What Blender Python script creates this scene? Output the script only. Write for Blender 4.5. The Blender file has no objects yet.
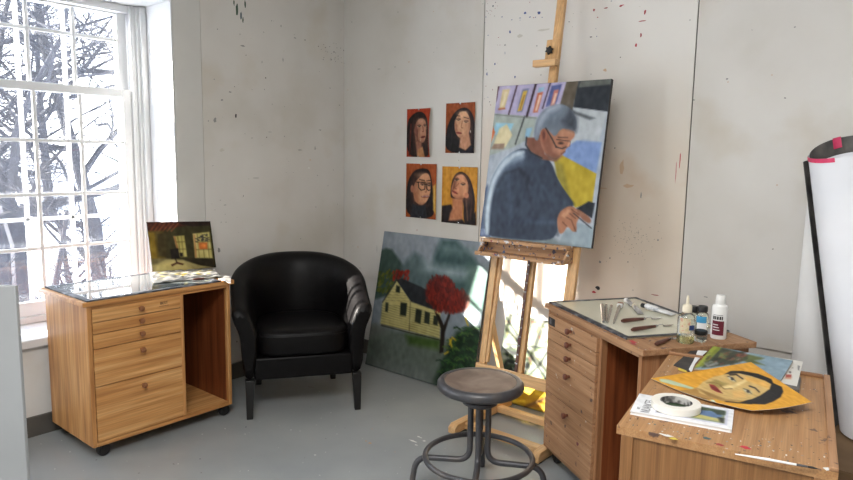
import bpy, bmesh, math, random
import numpy as np
from mathutils import Vector, Matrix, Euler
random.seed(7); np.random.seed(7)
COL = bpy.context.scene.collection
PI = math.pi
# ------------------------------------------------------------------ camera model (metres; corner of the room = origin)
F = 656.0; PITCH, ROLL, YAW = 0.1268, -0.01608, 0.69194
CAM = np.array([3.4459, -3.2279, 1.4])
def _basis():
    fw = np.array([-math.sin(YAW)*math.cos(PITCH), math.cos(YAW)*math.cos(PITCH), -math.sin(PITCH)])
    rt = np.array([math.cos(YAW), math.sin(YAW), 0.0]); dn = np.cross(fw, rt)
    c, s = math.cos(ROLL), math.sin(ROLL)
    return np.array([c*rt+s*dn, -s*rt+c*dn, fw])
RB = _basis()
def at(x, y, ax, val):
    """point of the plane  coord[ax]=val  seen at photo position x,y (measuring aid)"""
    d = RB.T @ np.array([(x-426.5)/F, (y-240)/F, 1.0])
    return Vector(CAM + d*((val-CAM[ax])/d[ax]))
cam = bpy.data.cameras.new('camera'); camo = bpy.data.objects.new('camera', cam); COL.objects.link(camo)
cam.sensor_width = 36; cam.lens = F/853*36; cam.clip_start = .02; cam.clip_end = 500
M3 = Matrix((RB[0], -RB[1], -RB[2])).transposed()
camo.matrix_world = Matrix.Translation(Vector(CAM)) @ M3.to_4x4()
bpy.context.scene.camera = camo

# ------------------------------------------------------------------ materials
def srgb(c):
    return tuple(((v/255)/12.92 if v/255 <= .04045 else ((v/255+.055)/1.055)**2.4) for v in c)
def mat(name, c, rough=.6, metal=0, spec=.5, coat=0, alpha=1, trans=0, emit=None, es=0, sheen=0):
    m = bpy.data.materials.new(name); m.use_nodes = True
    b = m.node_tree.nodes['Principled BSDF']
    b.inputs['Base Color'].default_value = (*srgb(c), 1); b.inputs['Roughness'].default_value = rough
    b.inputs['Metallic'].default_value = metal; b.inputs['Specular IOR Level'].default_value = spec
    b.inputs['Coat Weight'].default_value = coat; b.inputs['Transmission Weight'].default_value = trans
    b.inputs['Sheen Weight'].default_value = sheen
    b.inputs['Alpha'].default_value = alpha
    if emit: b.inputs['Emission Color'].default_value = (*srgb(emit), 1); b.inputs['Emission Strength'].default_value = es
    return m
def nodes(m): return m.node_tree.nodes, m.node_tree.links, m.node_tree.nodes['Principled BSDF']
def noise_mat(name, cols, scale=(1,1,1), nscale=5, detail=5, rough=.6, bump=0, pos=None, spec=.5, distortion=0, metal=0, coat=0, speck=None):
    m = mat(name, cols[0], rough, metal, spec, coat); N, L, B = nodes(m)
    tc = N.new('ShaderNodeTexCoord'); mp = N.new('ShaderNodeMapping'); mp.inputs['Scale'].default_value = scale
    L.new(tc.outputs['Object'], mp.inputs['Vector'])
    n = N.new('ShaderNodeTexNoise'); n.inputs['Scale'].default_value = nscale; n.inputs['Detail'].default_value = detail
    n.inputs['Distortion'].default_value = distortion; L.new(mp.outputs[0], n.inputs['Vector'])
    r = N.new('ShaderNodeValToRGB'); L.new(n.outputs['Fac'], r.inputs['Fac'])
    k = len(cols); pos = pos or [.3+.4*i/(k-1) for i in range(k)]
    while len(r.color_ramp.elements) < k: r.color_ramp.elements.new(.5)
    for e, c, p in zip(r.color_ramp.elements, cols, pos): e.position = p; e.color = (*srgb(c), 1)
    out = r.outputs['Color']
    for sp in (speck or []):                                  # (colour, scale, threshold)
        n2 = N.new('ShaderNodeTexNoise'); n2.inputs['Scale'].default_value = sp[1]; n2.inputs['Detail'].default_value = sp[3] if len(sp) > 3 else 1
        L.new(tc.outputs['Object'], n2.inputs['Vector'])
        r2 = N.new('ShaderNodeValToRGB'); r2.color_ramp.elements[0].position = sp[2]; r2.color_ramp.elements[1].position = min(.99, sp[2]+(sp[4] if len(sp) > 4 else .03))
        L.new(n2.outputs['Fac'], r2.inputs['Fac'])
        mx = N.new('ShaderNodeMix'); mx.data_type = 'RGBA'; L.new(r2.outputs['Color'], mx.inputs['Factor'])
        L.new(out, mx.inputs['A']); mx.inputs['B'].default_value = (*srgb(sp[0]), 1); out = mx.outputs['Result']
    L.new(out, B.inputs['Base Color'])
    if bump:
        bp = N.new('ShaderNodeBump'); bp.inputs['Strength'].default_value = bump; bp.inputs['Distance'].default_value = .01
        L.new(n.outputs['Fac'], bp.inputs['Height']); L.new(bp.outputs[0], B.inputs['Normal'])
    return m
def wood(name, dark, mid, light, axis=0, rough=.45, speck=None, k=1.0):
    """straight oak grain: broad figure plus fine pores, both stretched along one axis"""
    m = noise_mat(name, [dark, mid, light], scale=tuple(.7*k if i == axis else 15*k for i in range(3)), nscale=2.4, detail=4, rough=rough, distortion=.35, pos=[.26, .5, .76], speck=speck)
    N, L, B = nodes(m); lk = B.inputs['Base Color'].links[0]; src = lk.from_socket
    tc = N.new('ShaderNodeTexCoord'); mp = N.new('ShaderNodeMapping'); mp.inputs['Scale'].default_value = tuple(5 if i == axis else 160*k for i in range(3)); L.new(tc.outputs['Object'], mp.inputs['Vector'])
    n = N.new('ShaderNodeTexNoise'); n.inputs['Scale'].default_value = 1; n.inputs['Detail'].default_value = 4; L.new(mp.outputs[0], n.inputs['Vector'])
    mr = N.new('ShaderNodeMapRange'); mr.inputs['From Min'].default_value = .35; mr.inputs['From Max'].default_value = .68; mr.inputs['To Min'].default_value = .80; mr.inputs['To Max'].default_value = 1.06; L.new(n.outputs['Fac'], mr.inputs['Value'])
    mx = N.new('ShaderNodeMix'); mx.data_type = 'RGBA'; mx.blend_type = 'MULTIPLY'; mx.inputs['Factor'].default_value = 1; L.new(src, mx.inputs['A']); L.new(mr.outputs[0], mx.inputs['B']); L.new(mx.outputs['Result'], B.inputs['Base Color'])
    bp = N.new('ShaderNodeBump'); bp.inputs['Strength'].default_value = .06; bp.inputs['Distance'].default_value = .004; L.new(n.outputs['Fac'], bp.inputs['Height']); L.new(bp.outputs[0], B.inputs['Normal'])
    return m
W = {}
W['wall'] = noise_mat('painted_wall', [(198,194,185), (211,208,203), (218,216,212)], scale=(1,1,1), nscale=1.6, detail=8, rough=.75, bump=.05, pos=[.28,.48,.7], spec=.3,
                      speck=[((200,192,178), 2.3, .56, 6, .25), ((130,122,110), 34, .77, 3, .03)])
W['warmwall'] = noise_mat('warm_wall_panel', [(214,200,184), (220,208,194), (222,215,205)], nscale=1.3, detail=7, rough=.75, bump=.05, pos=[.3,.5,.7], spec=.3, speck=[((208,184,158), 2.7, .58, 5, .25), ((130,122,110), 34, .77, 3, .03)])
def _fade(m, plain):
    """warm tone that fades to a plain colour toward the top of the board"""
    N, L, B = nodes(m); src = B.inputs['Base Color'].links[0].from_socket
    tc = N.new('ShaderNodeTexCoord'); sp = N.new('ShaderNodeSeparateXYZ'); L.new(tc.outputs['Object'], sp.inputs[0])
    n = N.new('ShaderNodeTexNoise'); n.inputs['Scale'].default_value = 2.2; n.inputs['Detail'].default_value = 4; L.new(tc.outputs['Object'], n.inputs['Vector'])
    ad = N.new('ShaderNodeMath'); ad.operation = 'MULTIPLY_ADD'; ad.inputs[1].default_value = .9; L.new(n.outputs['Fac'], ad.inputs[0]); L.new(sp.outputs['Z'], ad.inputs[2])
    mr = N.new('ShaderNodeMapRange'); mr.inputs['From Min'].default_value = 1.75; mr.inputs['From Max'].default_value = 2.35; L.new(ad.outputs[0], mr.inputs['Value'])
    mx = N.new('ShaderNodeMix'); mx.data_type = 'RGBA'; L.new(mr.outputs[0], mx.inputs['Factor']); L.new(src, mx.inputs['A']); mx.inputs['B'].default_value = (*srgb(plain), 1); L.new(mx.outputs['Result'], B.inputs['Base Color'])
_fade(W['warmwall'], (222,219,214))  # warm tone gives way to the plain colour higher up
W['trim'] = noise_mat('white_gloss_trim', [(208,209,210), (216,217,218)], nscale=3, rough=.45)
W['casing'] = noise_mat('grey_white_casing', [(200,199,195), (208,207,203)], nscale=3, rough=.5)
W['base'] = noise_mat('dark_grey_baseboard', [(74,70,66), (92,88,82)], nscale=5, rough=.5)
W['floor'] = noise_mat('grey_painted_floor', [(138,143,145), (148,152,153), (156,160,160)], nscale=2.2, detail=8, rough=.30, bump=.02, pos=[.3,.5,.7],
                       speck=[((222,220,212), 38, .735, 2, .02), ((96,90,80), 30, .75, 2, .02), ((150,120,80), 21, .775, 2, .02)])
W['ceil'] = noise_mat('white_ceiling', [(225,224,220), (232,231,228)], nscale=2, rough=.8)
W['oakx'] = wood('honey_oak_long', (166,108,56), (202,146,86), (226,178,120), 0)
W['oakz'] = wood('honey_oak_upright', (158,100,52), (202,146,88), (228,180,124), 2)
W['oaky'] = wood('honey_oak_deep', (150,98,55), (176,122,72), (196,146,94), 1)
W['oak_in'] = wood('shaded_oak_inner', (96,48,24), (126,66,34), (146,84,48), 2)  # same oak with the interior shade put into its colour
st = [((92,70,62), 26, .66, 3, .05), ((200,190,176), 31, .72, 2, .03), ((110,52,60), 17, .74, 2, .03)]
W['dustx'] = wood('worn_oak_long', (150,108,76), (170,128,92), (186,146,110), 0, .6, st, 1.3)
W['dustz'] = wood('worn_oak_upright', (136,92,58), (164,116,78), (180,136,98), 2, .6)
W['dusty'] = wood('worn_oak_deep', (130,90,58), (152,110,76), (172,130,94), 1, .6)
W['topx'] = wood('work_top_oak', (160,114,72), (174,130,86), (186,144,100), 0, .5, st, 1.8)
W['endz'] = wood('brown_oak_panel', (124,84,48), (138,96,56), (150,108,66), 2, .5, None, 1.8)
W['pine'] = wood('pale_beech', (196,150,98), (214,170,118), (226,186,136), 2, .45)
W['pinex'] = wood('pale_beech_long', (196,150,98), (214,170,118), (226,186,136), 0, .45)
W['piney'] = wood('pale_beech_deep', (196,150,98), (214,170,118), (226,186,136), 1, .45)
W['traywood'] = wood('paint_crusted_beech', (150,110,76), (182,140,100), (200,160,122), 0, .6,
                     [((60,58,78), 48, .6, 3, .04), ((216,214,216), 40, .62, 3, .04), ((132,46,52), 36, .66, 3, .04), ((58,92,140), 30, .68, 3, .03)])
W['knobw'] = noise_mat('turned_wood_knob', [(126,80,50), (150,98,62)], nscale=30, rough=.4)
W['knobd'] = noise_mat('dark_wood_knob', [(84,46,36), (116,70,54)], nscale=30, rough=.4)
W['rubber'] = noise_mat('black_rubber', [(20,20,22), (28,28,30)], nscale=20, rough=.5)
W['leather'] = noise_mat('black_leather', [(7,6,7), (13,11,12)], nscale=60, detail=4, rough=.43, bump=.06, spec=.18)
W['legblack'] = noise_mat('black_stained_wood', [(12,11,12), (20,18,18)], nscale=18, rough=.4)
W['steel'] = noise_mat('dark_grey_enamel', [(62,62,66), (80,80,84), (96,90,86)], nscale=9, detail=6, rough=.38, metal=.35, speck=[((120,40,50), 13, .76, 3, .03)])
W['seatwood'] = noise_mat('worn_stool_top', [(84,66,56), (108,90,78), (140,124,112)], nscale=7, detail=9, rough=.5, bump=.1, distortion=.6, pos=[.3,.48,.7])
W['linen'] = noise_mat('raw_canvas_edge', [(150,142,126), (176,168,150)], nscale=60, rough=.85)
W['darkedge'] = noise_mat('dark_painted_edge', [(44,42,42), (70,66,64)], nscale=25, rough=.7)
W['paper'] = noise_mat('white_paper', [(226,226,226), (234,234,233)], nscale=6, rough=.65)
W['paperback'] = noise_mat('paper_back', [(206,198,182), (218,212,198)], nscale=9, rough=.8)
W['rollpaper'] = noise_mat('blue_white_roll_paper', [(222,225,232), (232,234,240)], nscale=3, rough=.55, speck=[((190,190,198), 16, .76, 3, .04)])
W['rollback'] = noise_mat('charcoal_backing', [(58,57,58), (92,90,88), (120,116,112)], nscale=12, detail=6, rough=.75)
W['pink'] = noise_mat('pink_tape', [(196,36,86), (222,60,108)], nscale=30, rough=.5)
W['card'] = noise_mat('brown_cardboard', [(112,88,62), (128,102,74)], nscale=8, rough=.85)
W['creamglass'] = noise_mat('cream_backed_glass', [(214,212,190), (220,218,200)], nscale=4, rough=.10, coat=.3, speck=[((150,150,140), 60, .72, 3, .03)])
W['greyglass'] = noise_mat('grey_backed_glass', [(112,120,120), (130,138,136)], nscale=4, rough=.05, coat=1)
W['tape'] = noise_mat('grey_edge_tape', [(34,36,42), (56,60,68), (128,130,134)], nscale=26, detail=6, rough=.5)
W['silver'] = noise_mat('silver_metal', [(176,176,176), (200,200,200)], nscale=20, rough=.25, metal=.9)
W['alu'] = noise_mat('crumpled_aluminium', [(150,152,156), (214,214,216)], nscale=40, rough=.35, metal=.6, bump=.4)
W['tubew'] = noise_mat('white_tube_paint', [(206,206,206), (226,226,226), (150,154,160)], nscale=22, detail=5, rough=.4, pos=[.3,.55,.72])
W['handle'] = noise_mat('red_brown_handle', [(70,38,30), (98,58,46)], scale=(1,1,1), nscale=24, rough=.4)
W['white'] = noise_mat('white_plastic', [(228,228,226), (236,236,235)], nscale=8, rough=.4)
W['maroon'] = noise_mat('maroon_label', [(98,24,42), (112,30,50)], nscale=20, rough=.5)
W['blue'] = noise_mat('sky_blue_label', [(62,146,190), (80,162,204)], nscale=20, rough=.5)
W['navy'] = noise_mat('navy_label', [(36,56,106), (46,68,120)], nscale=20, rough=.5)
W['cream'] = noise_mat('cream_plastic', [(214,204,180), (226,218,198)], nscale=18, rough=.5)
W['ink'] = noise_mat('black_ink', [(26,26,28), (34,34,36)], nscale=20, rough=.6)
W['greyink'] = noise_mat('grey_ink', [(96,96,100), (110,110,114)], nscale=20, rough=.6)
W['clear'] = mat('clear_glass', (240,244,240), .03, trans=.95, spec=.5)
W['oil'] = mat('pale_oil', (226,218,150), .05, trans=.8)
W['masktape'] = noise_mat('white_masking_tape', [(222,218,208), (232,229,221)], nscale=14, rough=.6)
W['core'] = noise_mat('printed_core', [(60,60,64), (104,102,100), (190,188,184)], nscale=38, detail=2, rough=.7, pos=[.4,.5,.62])
W['panel'] = noise_mat('pale_grey_panel', [(158,161,164), (168,171,174)], nscale=3, rough=.5)
W['blind'] = noise_mat('cream_blind', [(206,200,176), (216,210,188)], nscale=14, rough=.8)
W['snow'] = noise_mat('snow', [(228,232,240), (240,243,248)], nscale=.6, detail=6, rough=.7, bump=.3)
W['bark'] = noise_mat('grey_bark', [(26,29,38), (38,41,52)], nscale=6, rough=.9, bump=.4)
W['twig'] = noise_mat('brown_bark', [(30,30,38), (44,43,50)], nscale=6, rough=.9)
W['brick'] = noise_mat('outside_wall', [(150,96,80), (170,112,92)], nscale=6, rough=.9)
PAINTS = {k: mat('paint_'+k, c, .5) for k, c in dict(white=(226,226,222), blue=(62,84,140), red=(150,44,52), crimson=(186,40,58), green=(48,76,56), teal=(74,96,100), black=(40,38,40),
                                                    yellow=(206,182,66), ochre=(190,150,110), grey=(140,140,138), pale=(200,196,186), peach=(206,178,150)).items()}
def glass_mat():
    """old window glass: clear, with a faint scattering film put in to imitate veiling glare"""
    m = bpy.data.materials.new('hazed_window_glass'); m.use_nodes = True; N, L = m.node_tree.nodes, m.node_tree.links
    N.remove(N['Principled BSDF']); out = N['Material Output']
    tr = N.new('ShaderNodeBsdfTransparent'); gl = N.new('ShaderNodeBsdfGlossy'); gl.inputs['Roughness'].default_value = .02
    tl = N.new('ShaderNodeBsdfTranslucent'); tl.inputs['Color'].default_value = (.9,.93,1,1)  # scattering share that imitates glare haze in the panes
    lw = N.new('ShaderNodeLayerWeight'); lw.inputs['Blend'].default_value = .5
    pw = N.new('ShaderNodeMath'); pw.operation = 'POWER'; pw.inputs[1].default_value = 4; L.new(lw.outputs['Facing'], pw.inputs[0])
    fr = N.new('ShaderNodeMapRange'); fr.inputs['To Min'].default_value = .02; fr.inputs['To Max'].default_value = .6; L.new(pw.outputs[0], fr.inputs['Value'])
    m1 = N.new('ShaderNodeMixShader'); L.new(fr.outputs[0], m1.inputs[0]); L.new(tr.outputs[0], m1.inputs[1]); L.new(gl.outputs[0], m1.inputs[2])
    tc = N.new('ShaderNodeTexCoord'); n = N.new('ShaderNodeTexNoise'); n.inputs['Scale'].default_value = 3.0; n.inputs['Detail'].default_value = 6
    L.new(tc.outputs['Object'], n.inputs['Vector'])
    mr = N.new('ShaderNodeMapRange'); mr.inputs['To Min'].default_value = .001; mr.inputs['To Max'].default_value = .005; L.new(n.outputs['Fac'], mr.inputs['Value'])
    m2 = N.new('ShaderNodeMixShader'); L.new(mr.outputs[0], m2.inputs[0]); L.new(m1.outputs[0], m2.inputs[1]); L.new(tl.outputs[0], m2.inputs[2])
    L.new(m2.outputs[0], out.inputs['Surface']); return m
W['pane'] = glass_mat()
def paint_mat(name, rough=.5, bump=.25):
    m = mat(name, (128,128,128), rough, spec=.22); N, L, B = nodes(m)
    a = N.new('ShaderNodeAttribute'); a.attribute_name = 'paint'; tc = N.new('ShaderNodeTexCoord')
    n = N.new('ShaderNodeTexNoise'); n.inputs['Scale'].default_value = 70; n.inputs['Detail'].default_value = 4; L.new(tc.outputs['Object'], n.inputs['Vector'])
    mx = N.new('ShaderNodeMix'); mx.data_type = 'RGBA'; mx.blend_type = 'OVERLAY'; mx.inputs['Factor'].default_value = .10
    L.new(a.outputs['Color'], mx.inputs['A']); L.new(n.outputs['Color'], mx.inputs['B']); 
    hs = N.new('ShaderNodeHueSaturation'); hs.inputs['Saturation'].default_value = 0; L.new(n.outputs['Color'], hs.inputs['Color']); L.new(hs.outputs[0], mx.inputs['B'])
    L.new(mx.outputs['Result'], B.inputs['Base Color'])
    bp = N.new('ShaderNodeBump'); bp.inputs['Strength'].default_value = bump; bp.inputs['Distance'].default_value = .002; L.new(n.outputs['Fac'], bp.inputs['Height']); L.new(bp.outputs[0], B.inputs['Normal'])
    return m
W['oilpaint'] = paint_mat('oil_paint', .5); W['print'] = paint_mat('printed_paper', .35, .02)

# ------------------------------------------------------------------ mesh building
class MB:
    def __init__(s): s.bm = bmesh.new()
    def _set(s, fs, mi):
        for f in fs: f.material_index = mi
    def hexa(s, p, mi=0):
        v = [s.bm.verts.new(q) for q in p]
        fs = [s.bm.faces.new([v[i] for i in q]) for q in ((3,2,1,0),(4,5,6,7),(0,1,5,4),(1,2,6,5),(2,3,7,6),(3,0,4,7))]
        s._set(fs, mi); return v
    def box(s, x0, x1, y0, y1, z0, z1, mi=0, M=None):
        p = [Vector(q) for q in ((x0,y0,z0),(x1,y0,z0),(x1,y1,z0),(x0,y1,z0),(x0,y0,z1),(x1,y0,z1),(x1,y1,z1),(x0,y1,z1))]
        if M: p = [M @ q for q in p]
        return s.hexa(p, mi)
    def bar(s, a, b, w, d, up=(0,0,1), mi=0):
        """rectangular bar from a to b, width w (sideways), depth d (along up)"""
        a, b = Vector(a), Vector(b); t = (b-a).normalized(); up = Vector(up); sd = t.cross(up).normalized(); u = sd.cross(t).normalized()
        p = [c + sd*i*w/2 + u*j*d/2 for c in (a, b) for i, j in ((-1,-1),(1,-1),(1,1),(-1,1))]
        return s.hexa(p, mi)
    def tube(s, path, r, n=10, mi=0, caps=True):
        path = [Vector(p) for p in path]; k = len(path); rs = r if isinstance(r, (list, tuple)) else [r]*k
        t0 = (path[1]-path[0]).normalized(); nrm = t0.orthogonal().normalized(); rings = []
        for i, p in enumerate(path):
            t = (path[min(i+1,k-1)]-path[max(i-1,0)]).normalized()
            nrm = (nrm - t*nrm.dot(t)).normalized(); b = t.cross(nrm)
            rings.append([s.bm.verts.new(p + (nrm*math.cos(2*PI*j/n)+b*math.sin(2*PI*j/n))*rs[i]) for j in range(n)])
        fs = []
        for i in range(k-1):
            for j in range(n): fs.append(s.bm.faces.new((rings[i][j], rings[i][(j+1)%n], rings[i+1][(j+1)%n], rings[i+1][j])))
        if caps: fs.append(s.bm.faces.new(rings[0][::-1])); fs.append(s.bm.faces.new(rings[-1]))
        s._set(fs, mi)
    def lathe(s, prof, c=(0,0,0), n=24, mi=0, M=None, closed=False):
        """prof: (r,z) from bottom to top; r=0 makes a pole"""
        c = Vector(c); rings = []
        for r, z in prof:
            if r < 1e-6: q = [Vector((0,0,z))]
            else: q = [Vector((r*math.cos(2*PI*j/n), r*math.sin(2*PI*j/n), z)) for j in range(n)]
            rings.append([s.bm.verts.new(c + (M @ v if M else v)) for v in q])
        if closed: rings.append(rings[0])
        fs = []
        for a, b in zip(rings, rings[1:]):
            for j in range(n):
                k = (j+1) % n
                if len(a) == 1 and len(b) == 1: continue
                if len(a) == 1: fs.append(s.bm.faces.new((a[0], b[k], b[j])))
                elif len(b) == 1: fs.append(s.bm.faces.new((a[j], a[k], b[0])))
                else: fs.append(s.bm.faces.new((a[j], a[k], b[k], b[j])))
        if not closed:
            if len(rings[0]) > 1: fs.append(s.bm.faces.new(rings[0][::-1]))
            if len(rings[-1]) > 1: fs.append(s.bm.faces.new(rings[-1]))
        s._set(fs, mi)
    def prism(s, poly, z0, z1, mi=0, M=None):
        f = lambda p, z: (M @ Vector((p[0], p[1], z))) if M else Vector((p[0], p[1], z))
        a = [s.bm.verts.new(f(p, z0)) for p in poly]; b = [s.bm.verts.new(f(p, z1)) for p in poly]; n = len(poly)
        fs = [s.bm.faces.new(a[::-1]), s.bm.faces.new(b)] + [s.bm.faces.new((a[i], a[(i+1)%n], b[(i+1)%n], b[i])) for i in range(n)]
        s._set(fs, mi)
    def loft(s, rings, mi=0, close_u=True, caps=True):
        R = [[s.bm.verts.new(p) for p in r] for r in rings]; n = len(R[0]); fs = []
        for a, b in zip(R, R[1:]):
            for j in range(n if close_u else n-1): fs.append(s.bm.faces.new((a[j], a[(j+1)%n], b[(j+1)%n], b[j])))
        if caps: fs.append(s.bm.faces.new(R[0][::-1])); fs.append(s.bm.faces.new(R[-1]))
        s._set(fs, mi)
    def splat(s, c, u, v, ru, rv, mi, lift=.0007, n=11, rough=.45):
        c, u, v = Vector(c), Vector(u), Vector(v); nn = u.cross(v).normalized(); rv = rv or ru
        top = s.bm.verts.new(c + nn*lift)
        ring = []
        for j in range(n):
            a = 2*PI*j/n; k = 1-rough*random.random()
            ring.append(s.bm.verts.new(c + nn*lift*.6 + u*math.cos(a)*ru*k + v*math.sin(a)*rv*k))
        s._set([s.bm.faces.new((top, ring[j], ring[(j+1)%n])) for j in range(n)], mi)
    def build(s, name, mats, parent=None, smooth=True, bevel=0, angle=40, seg=2, loc=None, sub=0):
        s.bm.normal_update(); bmesh.ops.recalc_face_normals(s.bm, faces=s.bm.faces)
        me = bpy.data.meshes.new(name); s.bm.to_mesh(me); s.bm.free()
        for m in (mats if isinstance(mats, (list, tuple)) else [mats]): me.materials.append(m)
        if smooth:
            me.shade_smooth(); me.set_sharp_from_angle(angle=math.radians(angle))
        o = bpy.data.objects.new(name, me); COL.objects.link(o)
        if parent: o.parent = parent
        if loc is not None: o.location = loc
        if bevel:
            b = o.modifiers.new('bevel', 'BEVEL'); b.width = bevel; b.segments = seg; b.limit_method = 'ANGLE'; b.angle_limit = math.radians(50); b.harden_normals = False
        if sub:
            b = o.modifiers.new('sub', 'SUBSURF'); b.levels = sub; b.render_levels = sub
        return o
def thing(name, label, cat, loc=(0,0,0), rz=0, group=None):
    o = bpy.data.objects.new(name, None); COL.objects.link(o); o.location = loc; o.rotation_euler = (0,0,rz); o.empty_display_size = .1
    return tag(o, label, cat, group)
def tag(o, label=None, cat=None, group=None, kind=None):
    if label: o['label'] = label
    if cat: o['category'] = cat
    if group: o['group'] = group
    if kind: o['kind'] = kind
    return o
def struct(o): o['kind'] = 'structure'; return o
def rx(a): return Matrix.Rotation(a, 4, 'X')
def ry(a): return Matrix.Rotation(a, 4, 'Y')
def rzm(a): return Matrix.Rotation(a, 4, 'Z')
def T(x, y, z): return Matrix.Translation((x, y, z))
def smoothpath(pts, n=6, rad=.03):
    """polyline with rounded corners"""
    pts = [Vector(p) for p in pts]; out = [pts[0]]
    for a, b, c in zip(pts, pts[1:], pts[2:]):
        d1 = (a-b); d2 = (c-b); r = min(rad, d1.length*.49, d2.length*.49); p0 = b+d1.normalized()*r; p2 = b+d2.normalized()*r
        for i in range(n+1):
            t = i/n; out.append(p0*(1-t)**2 + b*2*t*(1-t) + p2*t*t)
    out.append(pts[-1]); return out

# ------------------------------------------------------------------ painter: pictures painted into a fine grid's colours
class Pic:
    def __init__(s, nx, ny, quad=None, bg=(128,128,128)):
        s.nx, s.ny = nx, ny
        U, V = np.meshgrid(np.linspace(0,1,nx), np.linspace(0,1,ny))
        s.U, s.V = U, V
        if quad is None: quad = [(0,0),(1,0),(1,1),(0,1)]
        A = []; b = []
        for (u, v), (x, y) in zip([(0,0),(1,0),(1,1),(0,1)], quad):
            A.append([u,v,1,0,0,0,-x*u,-x*v]); b.append(x); A.append([0,0,0,u,v,1,-y*u,-y*v]); b.append(y)
        h = np.linalg.solve(np.array(A, float), np.array(b, float)); w = h[6]*U+h[7]*V+1
        s.X = (h[0]*U+h[1]*V+h[2])/w; s.Y = (h[3]*U+h[4]*V+h[5])/w
        s.c = np.ones((ny, nx, 3))*np.array(bg, float); s.o = (0,0,1.0); s.soft = abs(quad[1][0]-quad[0][0])/nx*.7
    def remap(s, pos):
        for j in range(s.ny):
            for i in range(s.nx):
                c = RB @ (np.array(pos(i/(s.nx-1), j/(s.ny-1)))-CAM); s.X[j,i] = 426.5+F*c[0]/c[2]; s.Y[j,i] = 240+F*c[1]/c[2]
        return s
    def org(s, ox, oy, sc): s.o = (ox, oy, sc); return s
    def pt(s, p): return np.array([(s.o[0]+q[0]/s.o[2], s.o[1]+q[1]/s.o[2]) for q in p], float)
    def _mix(s, a, col):
        a = np.clip(a, 0, 1)[..., None]; s.c = s.c*(1-a)+np.array(col, float)*a
    def _sd(s, P):
        d = np.full(s.X.shape, 1e9); ins = np.zeros(s.X.shape, bool); n = len(P)
        for i in range(n):
            ax, ay = P[i]; bx, by = P[(i+1)%n]; ex, ey = bx-ax, by-ay; L = ex*ex+ey*ey+1e-12
            t = np.clip(((s.X-ax)*ex+(s.Y-ay)*ey)/L, 0, 1); d = np.minimum(d, np.hypot(s.X-ax-t*ex, s.Y-ay-t*ey))
            if ay != by: ins ^= ((s.Y < ay) != (s.Y < by)) & (s.X < (bx-ax)*(s.Y-ay)/(by-ay)+ax)
        return np.where(ins, -d, d)
    def poly(s, p, col, soft=None, a=1):
        f = soft if soft else s.soft; s._mix(a*(.5-s._sd(s.pt(p))/(2*f)), col); return s
    def blob(s, p, col, soft=None, a=1, it=2):
        P = [tuple(q) for q in p]
        for _ in range(it): P = [r for u, v in zip(P, P[1:]+P[:1]) for r in ((.75*u[0]+.25*v[0], .75*u[1]+.25*v[1]), (.25*u[0]+.75*v[0], .25*u[1]+.75*v[1]))]
        return s.poly(P, col, soft, a)
    def ell(s, cx, cy, rx_, ry_, col, rot=0, soft=None, a=1):
        (x, y), = s.pt([(cx, cy)]); k = s.o[2]; rx_, ry_ = rx_/k, ry_/k; f = soft if soft else s.soft
        dx, dy = s.X-x, s.Y-y; c, sn = math.cos(rot), math.sin(rot); q = np.hypot((dx*c+dy*sn)/rx_, (-dx*sn+dy*c)/ry_)
        s._mix(a*(.5-(q-1)*min(rx_, ry_)/(2*f)), col); return s
    def line(s, p, w, col, soft=None, a=1):
        P = s.pt(p); w = w/s.o[2]; f = soft if soft else s.soft; d = np.full(s.X.shape, 1e9)
        for (ax, ay), (bx, by) in zip(P, P[1:]):
            ex, ey = bx-ax, by-ay; t = np.clip(((s.X-ax)*ex+(s.Y-ay)*ey)/(ex*ex+ey*ey+1e-12), 0, 1); d = np.minimum(d, np.hypot(s.X-ax-t*ex, s.Y-ay-t*ey))
        s._mix(a*(.5-(d-w/2)/(2*f)), col); return s
    def grain(s, amt=8, seed=1, k=5):
        r = np.random.RandomState(seed); n = r.randn(s.ny, s.nx)
        for ax in (0, 1):
            for _ in range(k if ax == 0 else 2): n = (n+np.roll(n, 1, ax)+np.roll(n, -1, ax))/3
        n /= n.std()+1e-9; s.c = np.clip(s.c+n[..., None]*amt, 0, 255); return s
    def linear(s):
        c = (np.clip(s.c, 0, 255)/255)**1.2; c = np.where(c <= .04045, c/12.92, ((c+.055)/1.055)**2.4)
        return np.concatenate([c, np.ones(c.shape[:2]+(1,))], 2)
def picture(name, pic, pos, mats, thick, parent=None, smooth=True):
    """grid mesh coloured by the picture; pos(u,v) gives the front surface (v runs downwards); solid behind"""
    nx, ny = pic.nx, pic.ny; vs = [tuple(pos(i/(nx-1), j/(ny-1))) for j in range(ny) for i in range(nx)]
    fs = [(j*nx+i, (j+1)*nx+i, (j+1)*nx+i+1, j*nx+i+1) for j in range(ny-1) for i in range(nx-1)]
    me = bpy.data.meshes.new(name); me.from_pydata(vs, [], fs)
    ca = me.color_attributes.new('paint', 'FLOAT_COLOR', 'POINT'); ca.data.foreach_set('color', pic.linear().reshape(-1).astype(np.float32))
    for m in mats: me.materials.append(m)
    if smooth: me.shade_smooth()
    o = bpy.data.objects.new(name, me); COL.objects.link(o)
    if parent: o.parent = parent
    sd = o.modifiers.new('solid', 'SOLIDIFY'); sd.thickness = thick; sd.offset = -1; sd.material_offset = 1; sd.material_offset_rim = 1
    return o
def bil(TL, TR, BR, BL):
    TL, TR, BR, BL = map(Vector, (TL, TR, BR, BL))
    return lambda u, v: (TL*(1-u)+TR*u)*(1-v) + (BL*(1-u)+BR*u)*v
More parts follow.
